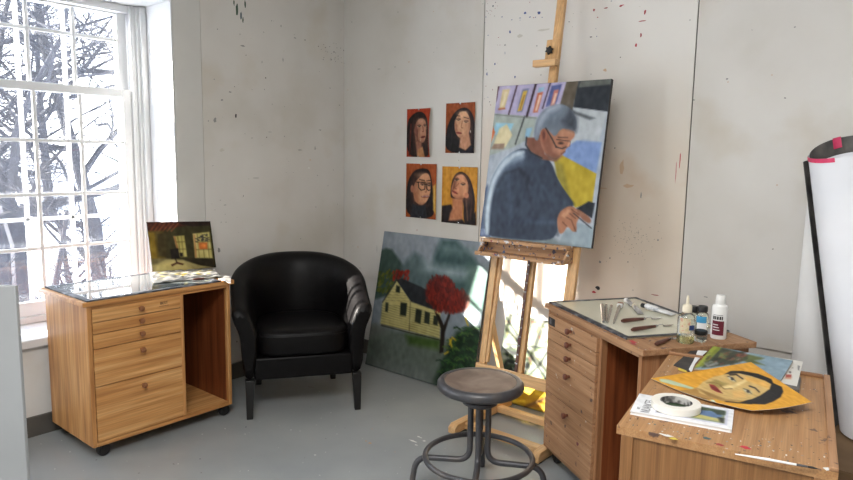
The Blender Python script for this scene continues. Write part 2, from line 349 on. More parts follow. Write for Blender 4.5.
# ================================================================== the room
PK = list(PAINTS); PI_ = {k: i+1 for i, k in enumerate(PK)}
def marks(mb, lst, ax, u, v):
    for x, y, ru, rv, k in lst:
        p = at(x, y, ax, 0); mb.splat(p, u, v, ru, rv, PI_[k])
H = 2.9
m = MB(); m.box(-.48, 5.9, -5.9, .35, -.1, 0)
for x, y, ru, rv, k in [(413,441,.03,.008,'white'),(419,437,.022,.007,'white'),(424,441,.012,.008,'white'),(416,445,.01,.006,'white'),(370,443,.012,.012,'ochre'),(366,441,.008,.008,'ochre'),(372,429,.007,.006,'ochre'),(386,405,.007,.005,'grey'),(311,387,.03,.02,'grey'),(315,455,.006,.006,'white'),(337,434,.005,.005,'white'),(345,428,.005,.005,'grey'),
                       (246,427,.006,.006,'black'),(291,430,.005,.005,'white'),(300,431,.005,.004,'white'),(178,464,.005,.005,'white'),(200,459,.006,.004,'black'),(70,452,.006,.004,'white'),(388,417,.004,.004,'black'),(395,452,.006,.004,'ochre')]:
    p = at(x, y, 2, 0); m.splat(p, (1,0,0), (0,1,0), ru, rv, 1+list(PAINTS).index(k), lift=.0004, rough=.6)
struct(m.build('floor', [W['floor']]+list(PAINTS.values()), smooth=False))
m = MB(); m.box(-.48, 5.9, -5.9, .35, H, H+.1); struct(m.build('ceiling', W['ceil'], smooth=False))
WY0, WY1, WZ0, WZ1 = -2.537, -1.275, .49, 2.225
m = MB()
m.box(-.48, -.012, -5.9, -4.75, 0, H); m.box(-.48, -.012, -3.25, WY0, 0, H); m.box(-.48, -.012, -4.75, -3.25, 0, .6); m.box(-.48, -.012, -4.75, -3.25, 2.4, H); m.box(-.48, -.012, WY1, .35, 0, H); m.box(-.48, -.012, WY0, WY1, 0, WZ0-.044); m.box(-.48, -.012, WY0, WY1, WZ1, H)
struct(m.build('wall_left', W['wall'], smooth=False))
m = MB(); m.box(-.012, 5.9, .012, .35, 0, H); struct(m.build('wall_back', W['wall'], smooth=False))
# wall behind the camera with a broad window, and the right wall
m = MB(); m.box(-.012, 5.9, -5.9, -5.6, 0, H); struct(m.build('wall_front', W['wall'], smooth=False))
m = MB(); m.box(5.6, 5.9, -5.6, .012, 0, H); struct(m.build('wall_right', W['wall'], smooth=False))
# tack panels on the walls: plain boards, open joints, paint marks
mats = [W['wall']]+[PAINTS[k] for k in PK]
m = MB(); m.box(-.011, 0, -1.104, -.001, .556, H-.002)
marks(m, [(237,9,.012,.05,'green'), (241,16,.008,.03,'teal'), (234,3,.006,.02,'green'), (236,116,.008,.014,'black'), (281,26,.004,.01,'grey'), (295,38,.012,.004,'grey'), (283,60,.004,.02,'grey'),
          (310,160,.008,.006,'peach'), (225,205,.01,.003,'grey'), (300,150,.02,.004,'grey'), (262,62,.003,.01,'grey'), (309,168,.01,.008,'white'), (334,52,.006,.006,'black'), (338,56,.005,.004,'grey'), (331,60,.004,.005,'black'), (270,132,.015,.002,'grey'),
          (215,120,.012,.02,'grey'), (222,150,.02,.012,'pale'), (330,88,.006,.004,'grey'), (341,30,.004,.012,'pale'),(245,4,.008,.03,'green'),(243,20,.006,.02,'green'),(305,40,.006,.004,'black'),(219,250,.012,.02,'grey'),(320,130,.014,.004,'grey'),(315,148,.006,.014,'grey'),(252,138,.008,.002,'black'),(256,178,.03,.002,'grey'),(222,100,.01,.006,'grey'),(230,92,.012,.005,'grey'),(243,46,.02,.006,'grey')]
      + [(338+random.gauss(0,6)-3, 52+random.gauss(0,7), .003, .003, 'black') for _ in range(30)] + [(random.uniform(206,340), random.uniform(20,240), random.uniform(.002,.005), random.uniform(.001,.006), random.choice(['grey','pale','black','grey'])) for _ in range(60)], 0, (0,1,0), (0,0,1))
struct(m.build('wall_left_panel', mats, smooth=False))
m = MB(); m.box(.001, 1.178, 0, .011, .556, H-.002)
marks(m, [(352,22,.004,.004,'black'), (379,69,.02,.003,'grey'), (395,67,.01,.003,'grey'), (409,62,.005,.005,'ochre'), (370,130,.003,.004,'black'), (417,230,.004,.006,'red'), (353,196,.004,.003,'green'), (358,247,.005,.004,'ochre'),
          (377,249,.002,.04,'grey'), (353,246,.002,.003,'black'), (366,218,.003,.003,'grey'), (398,12,.003,.003,'black'), (437,48,.004,.002,'grey'), (360,268,.003,.008,'grey'), (348,90,.003,.006,'ochre')] + [(random.uniform(348,480), random.uniform(10,220), random.uniform(.001,.003), random.uniform(.001,.003), random.choice(['grey','pale','black','ochre'])) for _ in range(45)], 1, (1,0,0), (0,0,1))
struct(m.build('wall_back_panel', mats, smooth=False))
m = MB(); m.box(1.184, 2.386, 0, .011, .556, H-.002)
marks(m, [(493,6,.006,.008,'teal'), (510,32,.008,.012,'blue'), (515,77,.006,.01,'blue'), (525,13,.012,.007,'blue'), (539,13,.012,.01,'blue'), (530,17,.006,.004,'blue'), (520,18,.008,.003,'blue'), (502,17,.006,.004,'blue'), (495,64,.006,.008,'blue'),
          (487,74,.006,.012,'blue'), (505,45,.006,.004,'black'), (500,45,.003,.003,'red'), (543,30,.05,.008,'pale'), (520,36,.02,.014,'pale'), (541,75,.004,.004,'black'), (594,10,.008,.008,'red'), (606,8,.012,.004,'red'), (621,6,.012,.006,'red'),
          (645,12,.008,.014,'red'), (642,21,.022,.004,'red'), (641,35,.006,.012,'red'), (636,45,.006,.012,'crimson'), (591,37,.008,.004,'black'), (605,70,.012,.01,'peach'), (623,5,.008,.003,'crimson'), (505,53,.002,.01,'blue'),
          (676,172,.002,.07,'crimson'), (680,160,.003,.05,'crimson'), (641,195,.004,.02,'grey'), (628,186,.04,.012,'peach'), (622,168,.014,.05,'peach'), (600,188,.05,.004,'peach'), (658,240,.006,.006,'grey'),
          (598,288,.02,.012,'black'), (594,292,.014,.008,'crimson'), (655,295,.03,.003,'red'), (628,262,.004,.004,'black'), (610,258,.004,.006,'black'), (600,262,.008,.01,'grey'), (633,290,.003,.003,'black'), (615,148,.004,.004,'black')]
      + [(632+random.gauss(0,13), 236+random.gauss(0,11), .0018, .0018, 'black') for _ in range(90)] + [(random.choice([random.gauss(489,4),random.uniform(490,640)]), abs(random.gauss(14,9)) if random.random()<.6 else random.uniform(10,130), random.uniform(.0015,.006), random.uniform(.0015,.005), random.choice(['blue','blue','red','grey','pale','black'])) for _ in range(60)], 1, (1,0,0), (0,0,1))
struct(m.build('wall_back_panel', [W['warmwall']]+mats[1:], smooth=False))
m = MB(); m.box(2.392, 3.6, 0, .011, .556, H-.002)
marks(m, [(727,79,.006,.006,'grey'), (728,82,.004,.003,'ochre'), (795,27,.005,.004,'grey'), (772,75,.003,.004,'ochre'), (785,98,.005,.003,'black'), (694,100,.005,.003,'black'), (777,185,.005,.003,'ochre'), (706,297,.012,.004,'grey'), (690,20,.003,.004,'grey'), (752,30,.003,.002,'grey')], 1, (1,0,0), (0,0,1))
struct(m.build('wall_back_panel', mats, smooth=False))
m = MB(); m.box(3.606, 5.59, 0, .011, .556, H-.002); struct(m.build('wall_back_panel', mats, smooth=False))
m = MB()                                                            # thin dark shadow strips left open behind the joints
m.box(1.1775, 1.1845, .009, .0118, .556, H); m.box(2.3855, 2.3925, .009, .0118, .556, H); struct(m.build('trim_1', W['ink'], smooth=False))
m = MB(); m.box(-.011, .006, -5.59, -.006, 0, .098); struct(m.build('baseboard_left', W['base'], smooth=False))
m = MB(); m.box(.007, 5.59, -.006, .011, 0, .098); struct(m.build('baseboard_back', W['base'], smooth=False))
# ------------------------------------------------------------------ window_1 in its deep white reveal
m = MB(); m.box(-.0115, .001, WY1, -1.107, WZ0-.044, H-.002); m.box(-.0115, .001, WY0-.17, WY0, WZ0-.044, H-.002); m.box(-.0115, .001, WY0, WY1, WZ1, H-.002)
struct(m.build('trim_2', W['casing'], smooth=False))
m = MB(); m.box(-.375, .018, WY0+.001, WY1-.001, WZ0-.044, WZ0); struct(m.build('trim_3', W['trim'], bevel=.006))             # sill board
m = MB()                                                            # reveal lining and jamb stops
for y0, y1, s in ((WY1-.008, WY1-.001, -1), (WY0+.001, WY0+.008, 1)):
    m.box(-.475, -.002, y0, y1, WZ0+.001, WZ1-.001)
m.box(-.475, -.002, WY0+.01, WY1-.01, WZ1-.008, WZ1-.001)
struct(m.build('trim_4', W['trim'], smooth=False))
wroot = thing('window_1', None, None, (0,0,0)); wroot['kind'] = 'structure'
m = MB()
for s_, ya in ((1, WY1-.0085), (-1, WY0+.0085)):                      # jambs with stops and tracks
    def jb(x0, x1, d0, d1): m.box(x0, x1, min(ya-s_*d0, ya-s_*d1), max(ya-s_*d0, ya-s_*d1), WZ0+.001, WZ1-.01)
    jb(-.465, -.30, 0, .066); jb(-.30, -.285, 0, .050); jb(-.285, -.265, 0, .034); jb(-.312, -.3, .0661, .082)
m.box(-.465, -.31, WY0+.08, WY1-.08, WZ0+.001, WZ0+.036); m.box(-.465, -.31, WY0+.08, WY1-.08, WZ1-.05, WZ1-.01)
m.build('window_frame', W['trim'], wroot, bevel=.003)
GY = [-1.414-.2295*i for i in range(5)]
def sash(name, x, z0, z1, rows, bot, top, pane):
    m = MB(); ya, yb = GY[-1]-.055, GY[0]+.055; d = .017
    m.box(x-d, x+d, GY[0], yb, z0-bot, z1+top); m.box(x-d, x+d, ya, GY[-1], z0-bot, z1+top)
    m.box(x-d, x+d, GY[-1], GY[0], z0-bot, z0); m.box(x-d, x+d, GY[-1], GY[0], z1, z1+top)
    for y in GY[1:-1]: m.box(x-.008, x+.008, y-.010, y+.010, z0, z1)
    for z in rows: m.box(x-.0075, x+.0075, GY[-1], GY[0], z-.0095, z+.0095)
    o = m.build(name, W['trim'], wroot, bevel=.004)
    for i, (a, b) in enumerate(zip(GY, GY[1:])):
        zz = [z0]+rows+[z1]
        for c, e in zip(zz, zz[1:]):
            p = MB(); p.box(x-.0015, x+.0015, b+.009, a-.009, c+.008, e-.008); p.build('pane', W['pane'], o, smooth=False)
    return o
sash('lower_sash', -.33, .605, 1.705, [.883, 1.167, 1.451], .075, .045, True)
sash('upper_sash', -.372, 1.752, 2.165, [2.024], .04, .044, True)
m = MB(); sx = -.432; ys = [-1.385, -1.67, -1.90, -2.13, -2.36, -2.45]                      # storm window outside
for y in ys: m.box(sx-.006, sx+.006, y-.011, y+.011, WZ0+.045, WZ1-.06)
for z in (.56, 1.03): m.box(sx-.006, sx+.006, ys[-1], ys[0], z-.010, z+.010)
so = m.build('storm_sash', W['trim'], wroot, bevel=.003)
p = MB(); p.box(sx-.0015, sx+.0015, -2.435, -1.40, .575, 2.16); p.build('storm_pane', W['pane'], so, smooth=False)
# added_window stands unseen farther along the wall, made up to carry fill light
w2 = thing('added_window', None, None); w2['kind'] = 'structure'
m = MB()
for y in (-4.72, -3.28): m.box(-.3, -.22, y-.029, y+.029, .601, 2.399)
for z in (.63, 2.37): m.box(-.3, -.22, -4.69, -3.31, z-.029, z+.029)
m.build('window_frame', W['trim'], w2, bevel=.004)
m = MB(); m.box(-.262, -.26, -4.69, -3.31, .66, 2.34); m.build('added_blind', W['trim'], w2, smooth=False)
# ------------------------------------------------------------------ outdoors: snow, trees
m = MB()
n = 40; R = [[m.bm.verts.new((-.36-120*(i/n)**2.2, -60+130*j/n, -1.25+.15*math.sin(i*.7+j*.4)*min(1, i/8)+.25*(i/n)**1)) for j in range(n+1)] for i in range(n+1)]
for i in range(n):
    for j in range(n): m.bm.faces.new((R[i][j], R[i][j+1], R[i+1][j+1], R[i+1][j]))
struct(m.build('ground', W['snow']))
def tree(name, label, cat, x, y, h, r, seed, spread=.9, levels=4, group=None, z=-1.3, low=.25, kids=5, mt=None, lean=(0,0), skip=None):
    rnd = random.Random(seed); m = MB()
    def branch(p, d, L, r, lv):
        k = 5 if lv > 1 else 4; path = [p]; q = p.copy(); dd = d.copy()
        for i in range(k):
            dd = (dd+Vector((rnd.gauss(0,.16), rnd.gauss(0,.16), rnd.gauss(0,.12)+.02))).normalized(); q = q+dd*L/k; path.append(q.copy())
        m.tube(path, [r*(1-.75*i/k) for i in range(k+1)], 7 if lv == levels else (5 if lv > 1 else 3), caps=False)
        if lv > 0:
            for c in range(kids):
                f = low+(1-low)*(c+rnd.random())/kids if lv == levels else .2+.8*(c+rnd.random())/kids
                i = min(k-1, int(f*k)); s = path[i].lerp(path[i+1], f*k-i)
                a = rnd.uniform(0, 2*PI); side = Vector((math.cos(a), math.sin(a), rnd.uniform(-.15,.75))).normalized()
                branch(s, (dd*(1-spread)+side*spread+Vector((0,0,.12))).normalized(), L*rnd.uniform(.42,.62), r*(1-.7*f)*.55, lv-1)
    branch(Vector((0,0,0)), Vector((lean[0], lean[1], 1)).normalized(), h, r, levels)
    o = m.build(name, mt or W['bark'], None, loc=(x, y, z)); tag(o, label, cat, group); return o
TS = [('big bare tree with a thick trunk at the left edge of the window view', -6.2, -1.15, 7.5, .2, 5, .2, 8), ('bare tree with dark forked trunk seen through the second column of panes', -6.6, .12, 7.0, .16, 11, .18, 8),
      ('bare tree standing farther back between the two nearest trunks', -9.5, .9, 8.0, .2, 17, .15, 8), ('slender bare tree at the right side of the window view', -9.0, 2.2, 7.0, .14, 23, .15, 8)]
for lb_, x, y, h, r, sd, lo, kd in TS: tree('bare_tree', lb_, 'tree', x, y, h, r, sd, low=lo, kids=kd)
BS = [('tangled leafless bush low in the left panes, over the snow', -4.2, -.62, 2.1, .07, 21), ('leafless bush of arching branches just above the honey oak cabinet top', -5.2, .35, 2.0, .07, 29), ('leafless bush farther right over the snow, near the window jamb', -6.5, 1.35, 2.3, .07, 33)]
for lb_, x, y, h, r, sd in BS: tree('bare_bush', lb_, 'bush', x, y, h, r, sd, spread=.85, low=.03, kids=8, mt=W['twig'])
for i in range(7):
    a = math.radians(6+i*7.5); d = 24+9*(i % 2)
    tree('bare_tree', 'thin bare tree in the dark row of woods beyond the snow', 'tree', -d*math.cos(a), -2.2+d*math.sin(a), 5+(i*37 % 5)*.6, .2, 40+i, levels=3, kids=11, group='far trees beyond the snow', low=.05)
# ------------------------------------------------------------------ light
def look(o, d): o.rotation_euler = Vector(d).to_track_quat('-Z', 'Y').to_euler()
EL = math.radians(22.4)
sun = bpy.data.lights.new('sun', 'SUN'); sun.energy = 32; sun.angle = math.radians(.6); sun.color = (1, .93, .84)
so_ = bpy.data.objects.new('sun', sun); COL.objects.link(so_); so_.location = (-8, -9, 8); look(so_, (.6887*math.cos(EL), .7250*math.cos(EL), -math.sin(EL)))
wd = bpy.data.worlds.new('sky'); bpy.context.scene.world = wd; wd.use_nodes = True
N, L = wd.node_tree.nodes, wd.node_tree.links; bg = N['Background']
tc = N.new('ShaderNodeTexCoord'); sp = N.new('ShaderNodeSeparateXYZ'); L.new(tc.outputs['Generated'], sp.inputs[0])
r = N.new('ShaderNodeValToRGB'); r.color_ramp.elements[0].position = 0; r.color_ramp.elements[0].color = (.95,.97,1,1); r.color_ramp.elements[1].position = .7; r.color_ramp.elements[1].color = (.6,.76,1,1)
L.new(sp.outputs['Z'], r.inputs['Fac']); L.new(r.outputs['Color'], bg.inputs['Color']); bg.inputs['Strength'].default_value = 6.0
pl = bpy.data.lights.new('window_portal', 'AREA'); pl.shape = 'RECTANGLE'; pl.size = 1.25; pl.size_y = 1.7; pl.cycles.is_portal = True
po = bpy.data.objects.new('window_portal', pl); COL.objects.link(po); po.location = (-.47, -1.906, 1.36); look(po, (1,0,0))
al = bpy.data.lights.new('blind_fill', 'AREA'); al.shape = 'RECTANGLE'; al.size = 1.36; al.size_y = 1.66; al.energy = 50; al.color = (.97, .985, 1)  # fill lamp added in front of the closed blind to brighten the room
ao = bpy.data.objects.new('blind_fill', al); COL.objects.link(ao); ao.location = (-.2, -4.0, 1.5); look(ao, (1,0,0))
cl = thing('fill_fixture', None, None, (3.1, -3.3, H-.0005)); cl['kind'] = 'structure'  # unseen ceiling light, made up to give extra fill
m = MB(); m.box(-.62, .62, -.62, .62, -.04, -.0005); m.build('fill_housing', W['trim'], cl, bevel=.003)
c2 = bpy.data.lights.new('ceiling_fill', 'AREA'); c2.shape = 'RECTANGLE'; c2.size = 1.2; c2.size_y = 1.2; c2.energy = 74; c2.color = (1, .985, .96)  # added fill lamp, soft light from above
co = bpy.data.objects.new('ceiling_fill', c2); COL.objects.link(co); co.location = (3.1, -3.3, H-.045); look(co, (0,0,-1))
vs = bpy.context.scene.view_settings; vs.view_transform = 'Standard'; vs.look = 'None'; vs.gamma = 1; vs.use_curve_mapping = False; vs.exposure = 0.36
# ================================================================== taborets (three wheeled oak cabinets of one make)
LX, DY, ZT = .3625, .2275, .742
DRW = [(.6445,.7025,.676),(.5905,.641,.617),(.5225,.587,.556),(.3475,.519,.478),(.0885,.344,.305)]
def taboret(label, loc, rz, long_, up, deep, top, inner, knob, proud=.004, lips=False, stains=(), endmat=None, group=None, glides=False, ov=.02):
    t = thing('taboret_cabinet', label, 'cabinet', loc, rz)
    m = MB(); m.box(-LX, -LX+.019, -DY, DY, .065, .7195); m.build('side_panel', up, t, bevel=.0015)
    m = MB(); m.box(LX-.019, LX, -DY, DY, .065, .7195)
    if endmat: m.box(LX, LX+.006, -DY, -DY+.03, .065, .7195); m.box(LX, LX+.006, DY-.03, DY, .065, .7195)
    m.build('side_panel', endmat or up, t, bevel=.0015)
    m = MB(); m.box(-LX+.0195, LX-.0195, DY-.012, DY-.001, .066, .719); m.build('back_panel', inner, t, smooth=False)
    m = MB(); m.box(-LX+.0195, LX-.0195, -DY, DY-.0125, .065, .085); m.build('bottom_panel', long_, t, bevel=.0015)
    m = MB(); m.box(.080, .098, -DY, DY-.0125, .0855, .7035); m.build('divider', up, t, bevel=.0015)
    m = MB(); m.box(-LX+.0195, LX-.0195, -DY, -DY+.02, .704, .7195); m.build('front_rail', long_, t, bevel=.001)
    m = MB(); m.box(.0985, .1005, -DY+.025, DY-.013, .0855, .7035); m.box(LX-.0215, LX-.0195, -DY+.022, DY-.013, .0855, .7035); m.build('shaded_lining', inner, t, smooth=False)  # thin sheets carrying the painted shade over the bay's sides
    m = MB(); m.box(-LX-ov, LX+ov, -DY-.012, DY+.015, .720, ZT)
    for (x, y, ru, rv, k) in stains: m.splat((x, y, ZT), (1,0,0), (0,1,0), ru, rv, 1+PK.index(k))
    m.build('top', [top]+[PAINTS[k] for k in PK], t, bevel=.002)
    if lips:
        m = MB(); m.box(-LX-ov, LX+ov, DY-.003, DY+.015, ZT+.0003, ZT+.010); m.build('lip', long_, t, bevel=.002)
        m = MB(); m.box(-LX-ov, -LX+.012, -DY-.012, DY-.004, ZT+.0003, ZT+.010); m.build('lip', deep, t, bevel=.002)
    for z0, z1, kz in DRW:
        m = MB(); m.box(-LX+.0215, .0785, -DY-proud, -DY+.016, z0, z1); m.box(-LX+.035, .065, -DY+.016, DY-.05, z0+.006, z1-.008); d = m.build('drawer', long_, t, bevel=.0015)
        m = MB(); m.lathe([(.006,0),(.006,.010),(.011,.014),(.0135,.020),(.012,.026),(.006,.029),(0,.0295)], n=16, M=rx(PI/2)); m.build('knob', knob, d, loc=(-.125, -DY-proud, kz))
    for x in (-.32, .32):
        for y in (-.185, .185):
            if glides:
                m = MB(); m.lathe([(.02,.0165),(.024,.019),(.024,.0648)], c=(x,y,0), n=16); m.build('foot', W['rubber'], t); continue
            m = MB(); m.box(x-.02, x+.02, y-.02, y+.02, .0595, .0648); m.tube([(x,y,.035),(x,y,.06)], .008, 8)
            for s in (-1, 1): m.box(x-.012+.016, x+.012+.016, y+s*.0165-.0015, y+s*.0165+.0015, .022, .06)
            c = m.build('caster', W['rubber'], t, smooth=False)
            m = MB(); m.lathe([(.012,-.014),(.026,-.013),(.029,-.009),(.029,.009),(.026,.013),(.012,.014)], n=20, M=rx(PI/2)); m.build('wheel', W['rubber'], c, loc=(x+.018, y, .0295))
    return t
def rs(n, x0, x1, y0, y1, ks, s0=.003, s1=.012, seed=1):
    s0, s1 = s0*.6, s1*.6
    r = random.Random(seed); return [(r.uniform(x0,x1), r.uniform(y0,y1), r.uniform(s0,s1), r.uniform(s0,s1)*.7, r.choice(ks)) for _ in range(n)]
LEFTC = Vector((.272, -1.645, 0)); A_L = PI/2
tabL = taboret('honey oak wheeled cabinet with five drawers and open bay under the window', LEFTC, A_L, W['oakx'], W['oakz'], W['oaky'], W['oakx'], W['oak_in'], W['knobw'])
CENC = Vector((2.4355, -.6245, 0)); A_C = math.atan2(-.564, .826)
edge = ['black','grey','white','red','blue','ochre','teal','pale','red']
tabC = taboret('worn paint-stained wheeled cabinet holding glass palette, knives and bottles, before the easel wall', CENC, A_C, W['dustx'], W['dustz'], W['dusty'], W['dustx'], W['oak_in'], W['knobd'], proud=.012,
               stains=rs(45, -.38,.38, -.242,-.205, edge, .002, .009, 3)+rs(40, .2,.38, -.24,.24, edge, .002, .010, 4)+[(.28,-.21,.03,.014,'crimson'),(.30,-.225,.02,.012,'red'),(.15,-.20,.012,.008,'white')])
DROP = .016; ZR = ZT-DROP
RGTC = Vector((2.977, -1.274, -DROP)); A_R = math.atan2(-.752, .137)-.012
tabR = taboret('oak cabinet nearest the camera with prints, tape roll and yellow portrait on its top', RGTC, A_R, W['dustx'], W['dustz'], W['dusty'], W['topx'], W['oak_in'], W['knobd'], lips=True, endmat=W['endz'], glides=True, ov=.006,
               stains=rs(130, .25,.365, -.235,.235, ['black','grey','white','teal','ochre','pale','black'], .002, .009, 5)+rs(22, -.3,.3, -.24,-.2, ['black','grey','white','teal'], .002, .007, 6)+rs(16, -.3,.3, .16,.215, ['black','teal','white'], .002, .006, 8)
               + [(.335,.055,.011,.016,'crimson'),(.352,-.0,.008,.012,'red'),(.365,-.12,.008,.02,'white'),(.375,-.10,.008,.013,'yellow'),(.33,-.03,.01,.012,'teal'),(.36,.22,.012,.01,'white')])
def local(root, p):
    a = root.rotation_euler[2]; d = Vector(p)-root.location
    return Vector((d.x*math.cos(a)+d.y*math.sin(a), -d.x*math.sin(a)+d.y*math.cos(a), d.z))
# small maker's mark on the upper drawer of the left cabinet
def text(name, s, size, m, M, parent=None, ext=.0004):
    cu = bpy.data.curves.new(name, 'FONT'); cu.body = s; cu.size = size; cu.align_x = 'CENTER'; cu.align_y = 'CENTER'; cu.extrude = ext
    o0 = bpy.data.objects.new(name, cu); COL.objects.link(o0); dg = bpy.context.evaluated_depsgraph_get(); dg.update()
    me = bpy.data.meshes.new_from_object(o0.evaluated_get(dg)); bpy.data.objects.remove(o0); me.transform(M); me.materials.clear(); me.materials.append(m); me.name = name
    o = bpy.data.objects.new(name, me); COL.objects.link(o)
    if parent: o.parent = parent
    return o
dr0 = [c for c in tabL.children if c.name.startswith('drawer')][0]
text('stamped_lettering', 'BEST', .019, W['ink'], T(-.005, -DY-.0043, .680) @ rx(PI/2), dr0)
m = MB(); m.box(-.03, .02, -DY-.0046, -DY-.0041, .6655, .667); m.build('stamped_underline', W['ink'], dr0, smooth=False)
drc = [c for c in tabC.children if c.name.startswith('drawer')][0]
m = MB(); m.box(-.335, -.275, -DY-.0128, -DY-.0121, .655, .69); sb_ = m.build('dark_label', W['ink'], drc, smooth=False)
m = MB(); m.box(-.3245, -.312, -DY-.0132, -DY-.0129, .66, .685); m.box(-.306, -.302, -DY-.0132, -DY-.0129, .66, .685); m.build('label_lettering', W['greyink'], sb_ if False else drc, smooth=False)
for k in range(26):                                                 # paint flecks on the worn drawers
    pass
# ------------------------------------------------------------------ glass palettes
def glass_palette(label, root, x0, x1, y0, y1, m_, border):
    t = thing('glass_palette', label, 'glass palette', root.location+Vector((0,0,ZT+.0005)), root.rotation_euler[2])
    g = MB(); g.box(x0, x1, y0, y1, 0, .005); g.build('glass_sheet', m_, t, bevel=.001)
    b = MB()
    for a in ((x0-.004, x0+border, y0-.004, y1+.004), (x1-border, x1+.004, y0-.004, y1+.004), (x0+border, x1-border, y0-.004, y0+border), (x0+border, x1-border, y1-border, y1+.004)): b.box(a[0], a[1], a[2], a[3], .0052, .0062)
    b.box(x0-.0045, x1+.0045, y0-.0055, y0-.0005, 0, .006); b.box(x0-.0055, x0-.0005, y0-.0005, y1, 0, .006)
    b.build('edge_tape', W['tape'], t, smooth=False); return t
gl = glass_palette('clear glass sheet with dark taped edge on the honey oak cabinet', tabL, -.36, .30, -.235, .22, W['greyglass'], .022)
gc = glass_palette('cream-backed glass palette with dark taped edges on the worn cabinet', tabC, -.375, .245, -.215, .235, W['creamglass'], .018)
ZG = ZT+.0070
# ================================================================== tub chair
def tub_chair():
    t = thing('tub_chair', 'black leather tub armchair with tapered dark legs in the room corner', 'armchair', (.54, -.853, 0), math.radians(55.7))
    N_ = 44; path = []
    for i in range(N_+1):
        s = i/N_; Lst = .28; arc = PI*.285; tot = 2*Lst+arc; d = s*tot
        if d < Lst: p = Vector((-.285, -.285+d, 0)); nrm = Vector((-1,0,0))
        elif d > Lst+arc: p = Vector((.285, -.285+(tot-d), 0)); nrm = Vector((1,0,0))
        else:
            a = PI-(d-Lst)/arc*PI; nrm = Vector((math.cos(a), math.sin(a), 0)); p = Vector((0,-.005,0))+nrm*.285; p.y = -.005+nrm.y*.30
        path.append((p, nrm, s))
    rings = []
    for p, n, s in path:
        e = min(s, 1-s)*2; k = max(0, min(1, (e-.03)/.90)); k = math.sin(k*PI/2)**1.35
        ztop = .60+.205*k; fl = .045+.02*k; th = .040
        front = max(0, 1-e/.06); dip = .012*front
        prof = [(-.030,.20),(.030,.20),(.040,.34),(.046,.46),(.046+fl*.55,ztop-.10),(.046+fl,ztop-.035),(.036+fl,ztop-.008-dip),(.010+fl,ztop-dip),(-.020+fl*.8,ztop-.010-dip),(-.038+fl*.6,ztop-.05),(-.046+fl*.3,ztop-.13),(-.046,.46),(-.040,.34)]
        rings.append([p+n*a+Vector((0,0,z)) for a, z in prof])
    m = MB(); m.loft(rings); m.build('back_and_arms', W['leather'], t, angle=60, sub=1)
    m = MB(); m.box(-.262, .262, -.27, .26, .205, .325); m.build('seat_base', W['leather'], t, bevel=.012, seg=3)
    def cush(u, v):
        x = (u-.5)*2; y = (v-.5)*2; return x, y
    rg = []; nn = 14
    m = MB()
    poly = []
    for j in range(40):
        a = 2*PI*j/40; c, s = math.cos(a), math.sin(a); q = 5 if s < 0 else 2.6
        r = (abs(c)**q+abs(s)**q)**(-1/q); poly.append((c*r*.250, -.025+s*r*.262))
    for sc, z in ((.0,.328),(.9,.328),(.975,.334),(1.0,.352),(1.0,.425),(.985,.447),(.95,.458),(.8,.466),(.5,.471),(.2,.473)):
        rg.append([Vector((x*max(sc,.01), -.025+(y+.025)*max(sc,.01), z)) for x, y in poly])
    m.loft(rg); m.build('seat_cushion', W['leather'], t, angle=70)
    m = MB(); pp = [Vector((x*1.003, -.025+(y+.025)*1.003, .436)) for x, y in poly]; m.tube(pp+[pp[0]], .004, 6, caps=False); m.build('cushion_piping', W['leather'], t)
    for x, y, dx, dy in ((-.285,-.262,-.004,-.01),(.285,-.262,.004,-.01),(-.215,.235,-.012,.03),(.215,.235,.012,.03)):
        m = MB(); a, b = .024, .016
        m.hexa([Vector((x+dx+i*b, y+dy+j*b, 0)) for i, j in ((-1,-1),(1,-1),(1,1),(-1,1))]+[Vector((x+i*a, y+j*a, .212)) for i, j in ((-1,-1),(1,-1),(1,1),(-1,1))])
        m.build('leg', W['legblack'], t, bevel=.003)
    return t
tub_chair()
# ================================================================== stool
def stool():
    t = thing('work_stool', 'round grey steel work stool with worn wooden seat and foot ring', 'stool', (1.987, -1.11, 0), math.radians(31))
    m = MB(); m.lathe([(0,.474),(.10,.474),(.147,.468),(.163,.466),(.172,.472),(.176,.483),(.175,.495),(.168,.504),(.158,.507),(.148,.506),(.1465,.502),(0,.502)], n=56); m.build('seat_rim', W['steel'], t, angle=60)
    m = MB(); m.lathe([(0,.5025),(.145,.5025),(.1455,.505),(.142,.5065),(.09,.505),(0,.5045)], n=56); m.build('seat', W['seatwood'], t, angle=60)
    m = MB(); m.lathe([(.016,.30),(.016,.43),(.03,.436),(.034,.450),(.06,.462),(.06,.4735)], n=24); m.build('screw_post', W['steel'], t)
    m = MB(); m.lathe([(.036,.400),(.055,.402),(.072,.412),(.073,.424),(.06,.434),(.02,.440)], n=28); c = m.build('collar', W['steel'], t)
    m = MB(); m.tube([(.055,.02,.438),(.10,.03,.440)], .006, 8); m.lathe([(0,0),(.009,.002),(.011,.009),(.009,.016),(0,.018)], c=(.095,.028,.431), n=12); m.build('height_lever', W['steel'], t)
    for k in range(4):
        a = k*PI/2; c, s = math.cos(a), math.sin(a); q = lambda r, z: (r*c, r*s, z)
        m = MB(); m.tube(smoothpath([q(.036,.400), q(.036,.162), q(.258,.157), q(.282,.004)], 7, .055), .0125, 12); m.build('leg', W['steel'], t)
    m = MB(); pr_ = [(.2195*math.cos(2*PI*j/64), .2195*math.sin(2*PI*j/64), .180) for j in range(65)]; m.tube(pr_, .0115, 12, caps=False); bmesh.ops.remove_doubles(m.bm, verts=m.bm.verts, dist=1e-5); m.build('foot_ring', W['steel'], t)
    return t
stool()
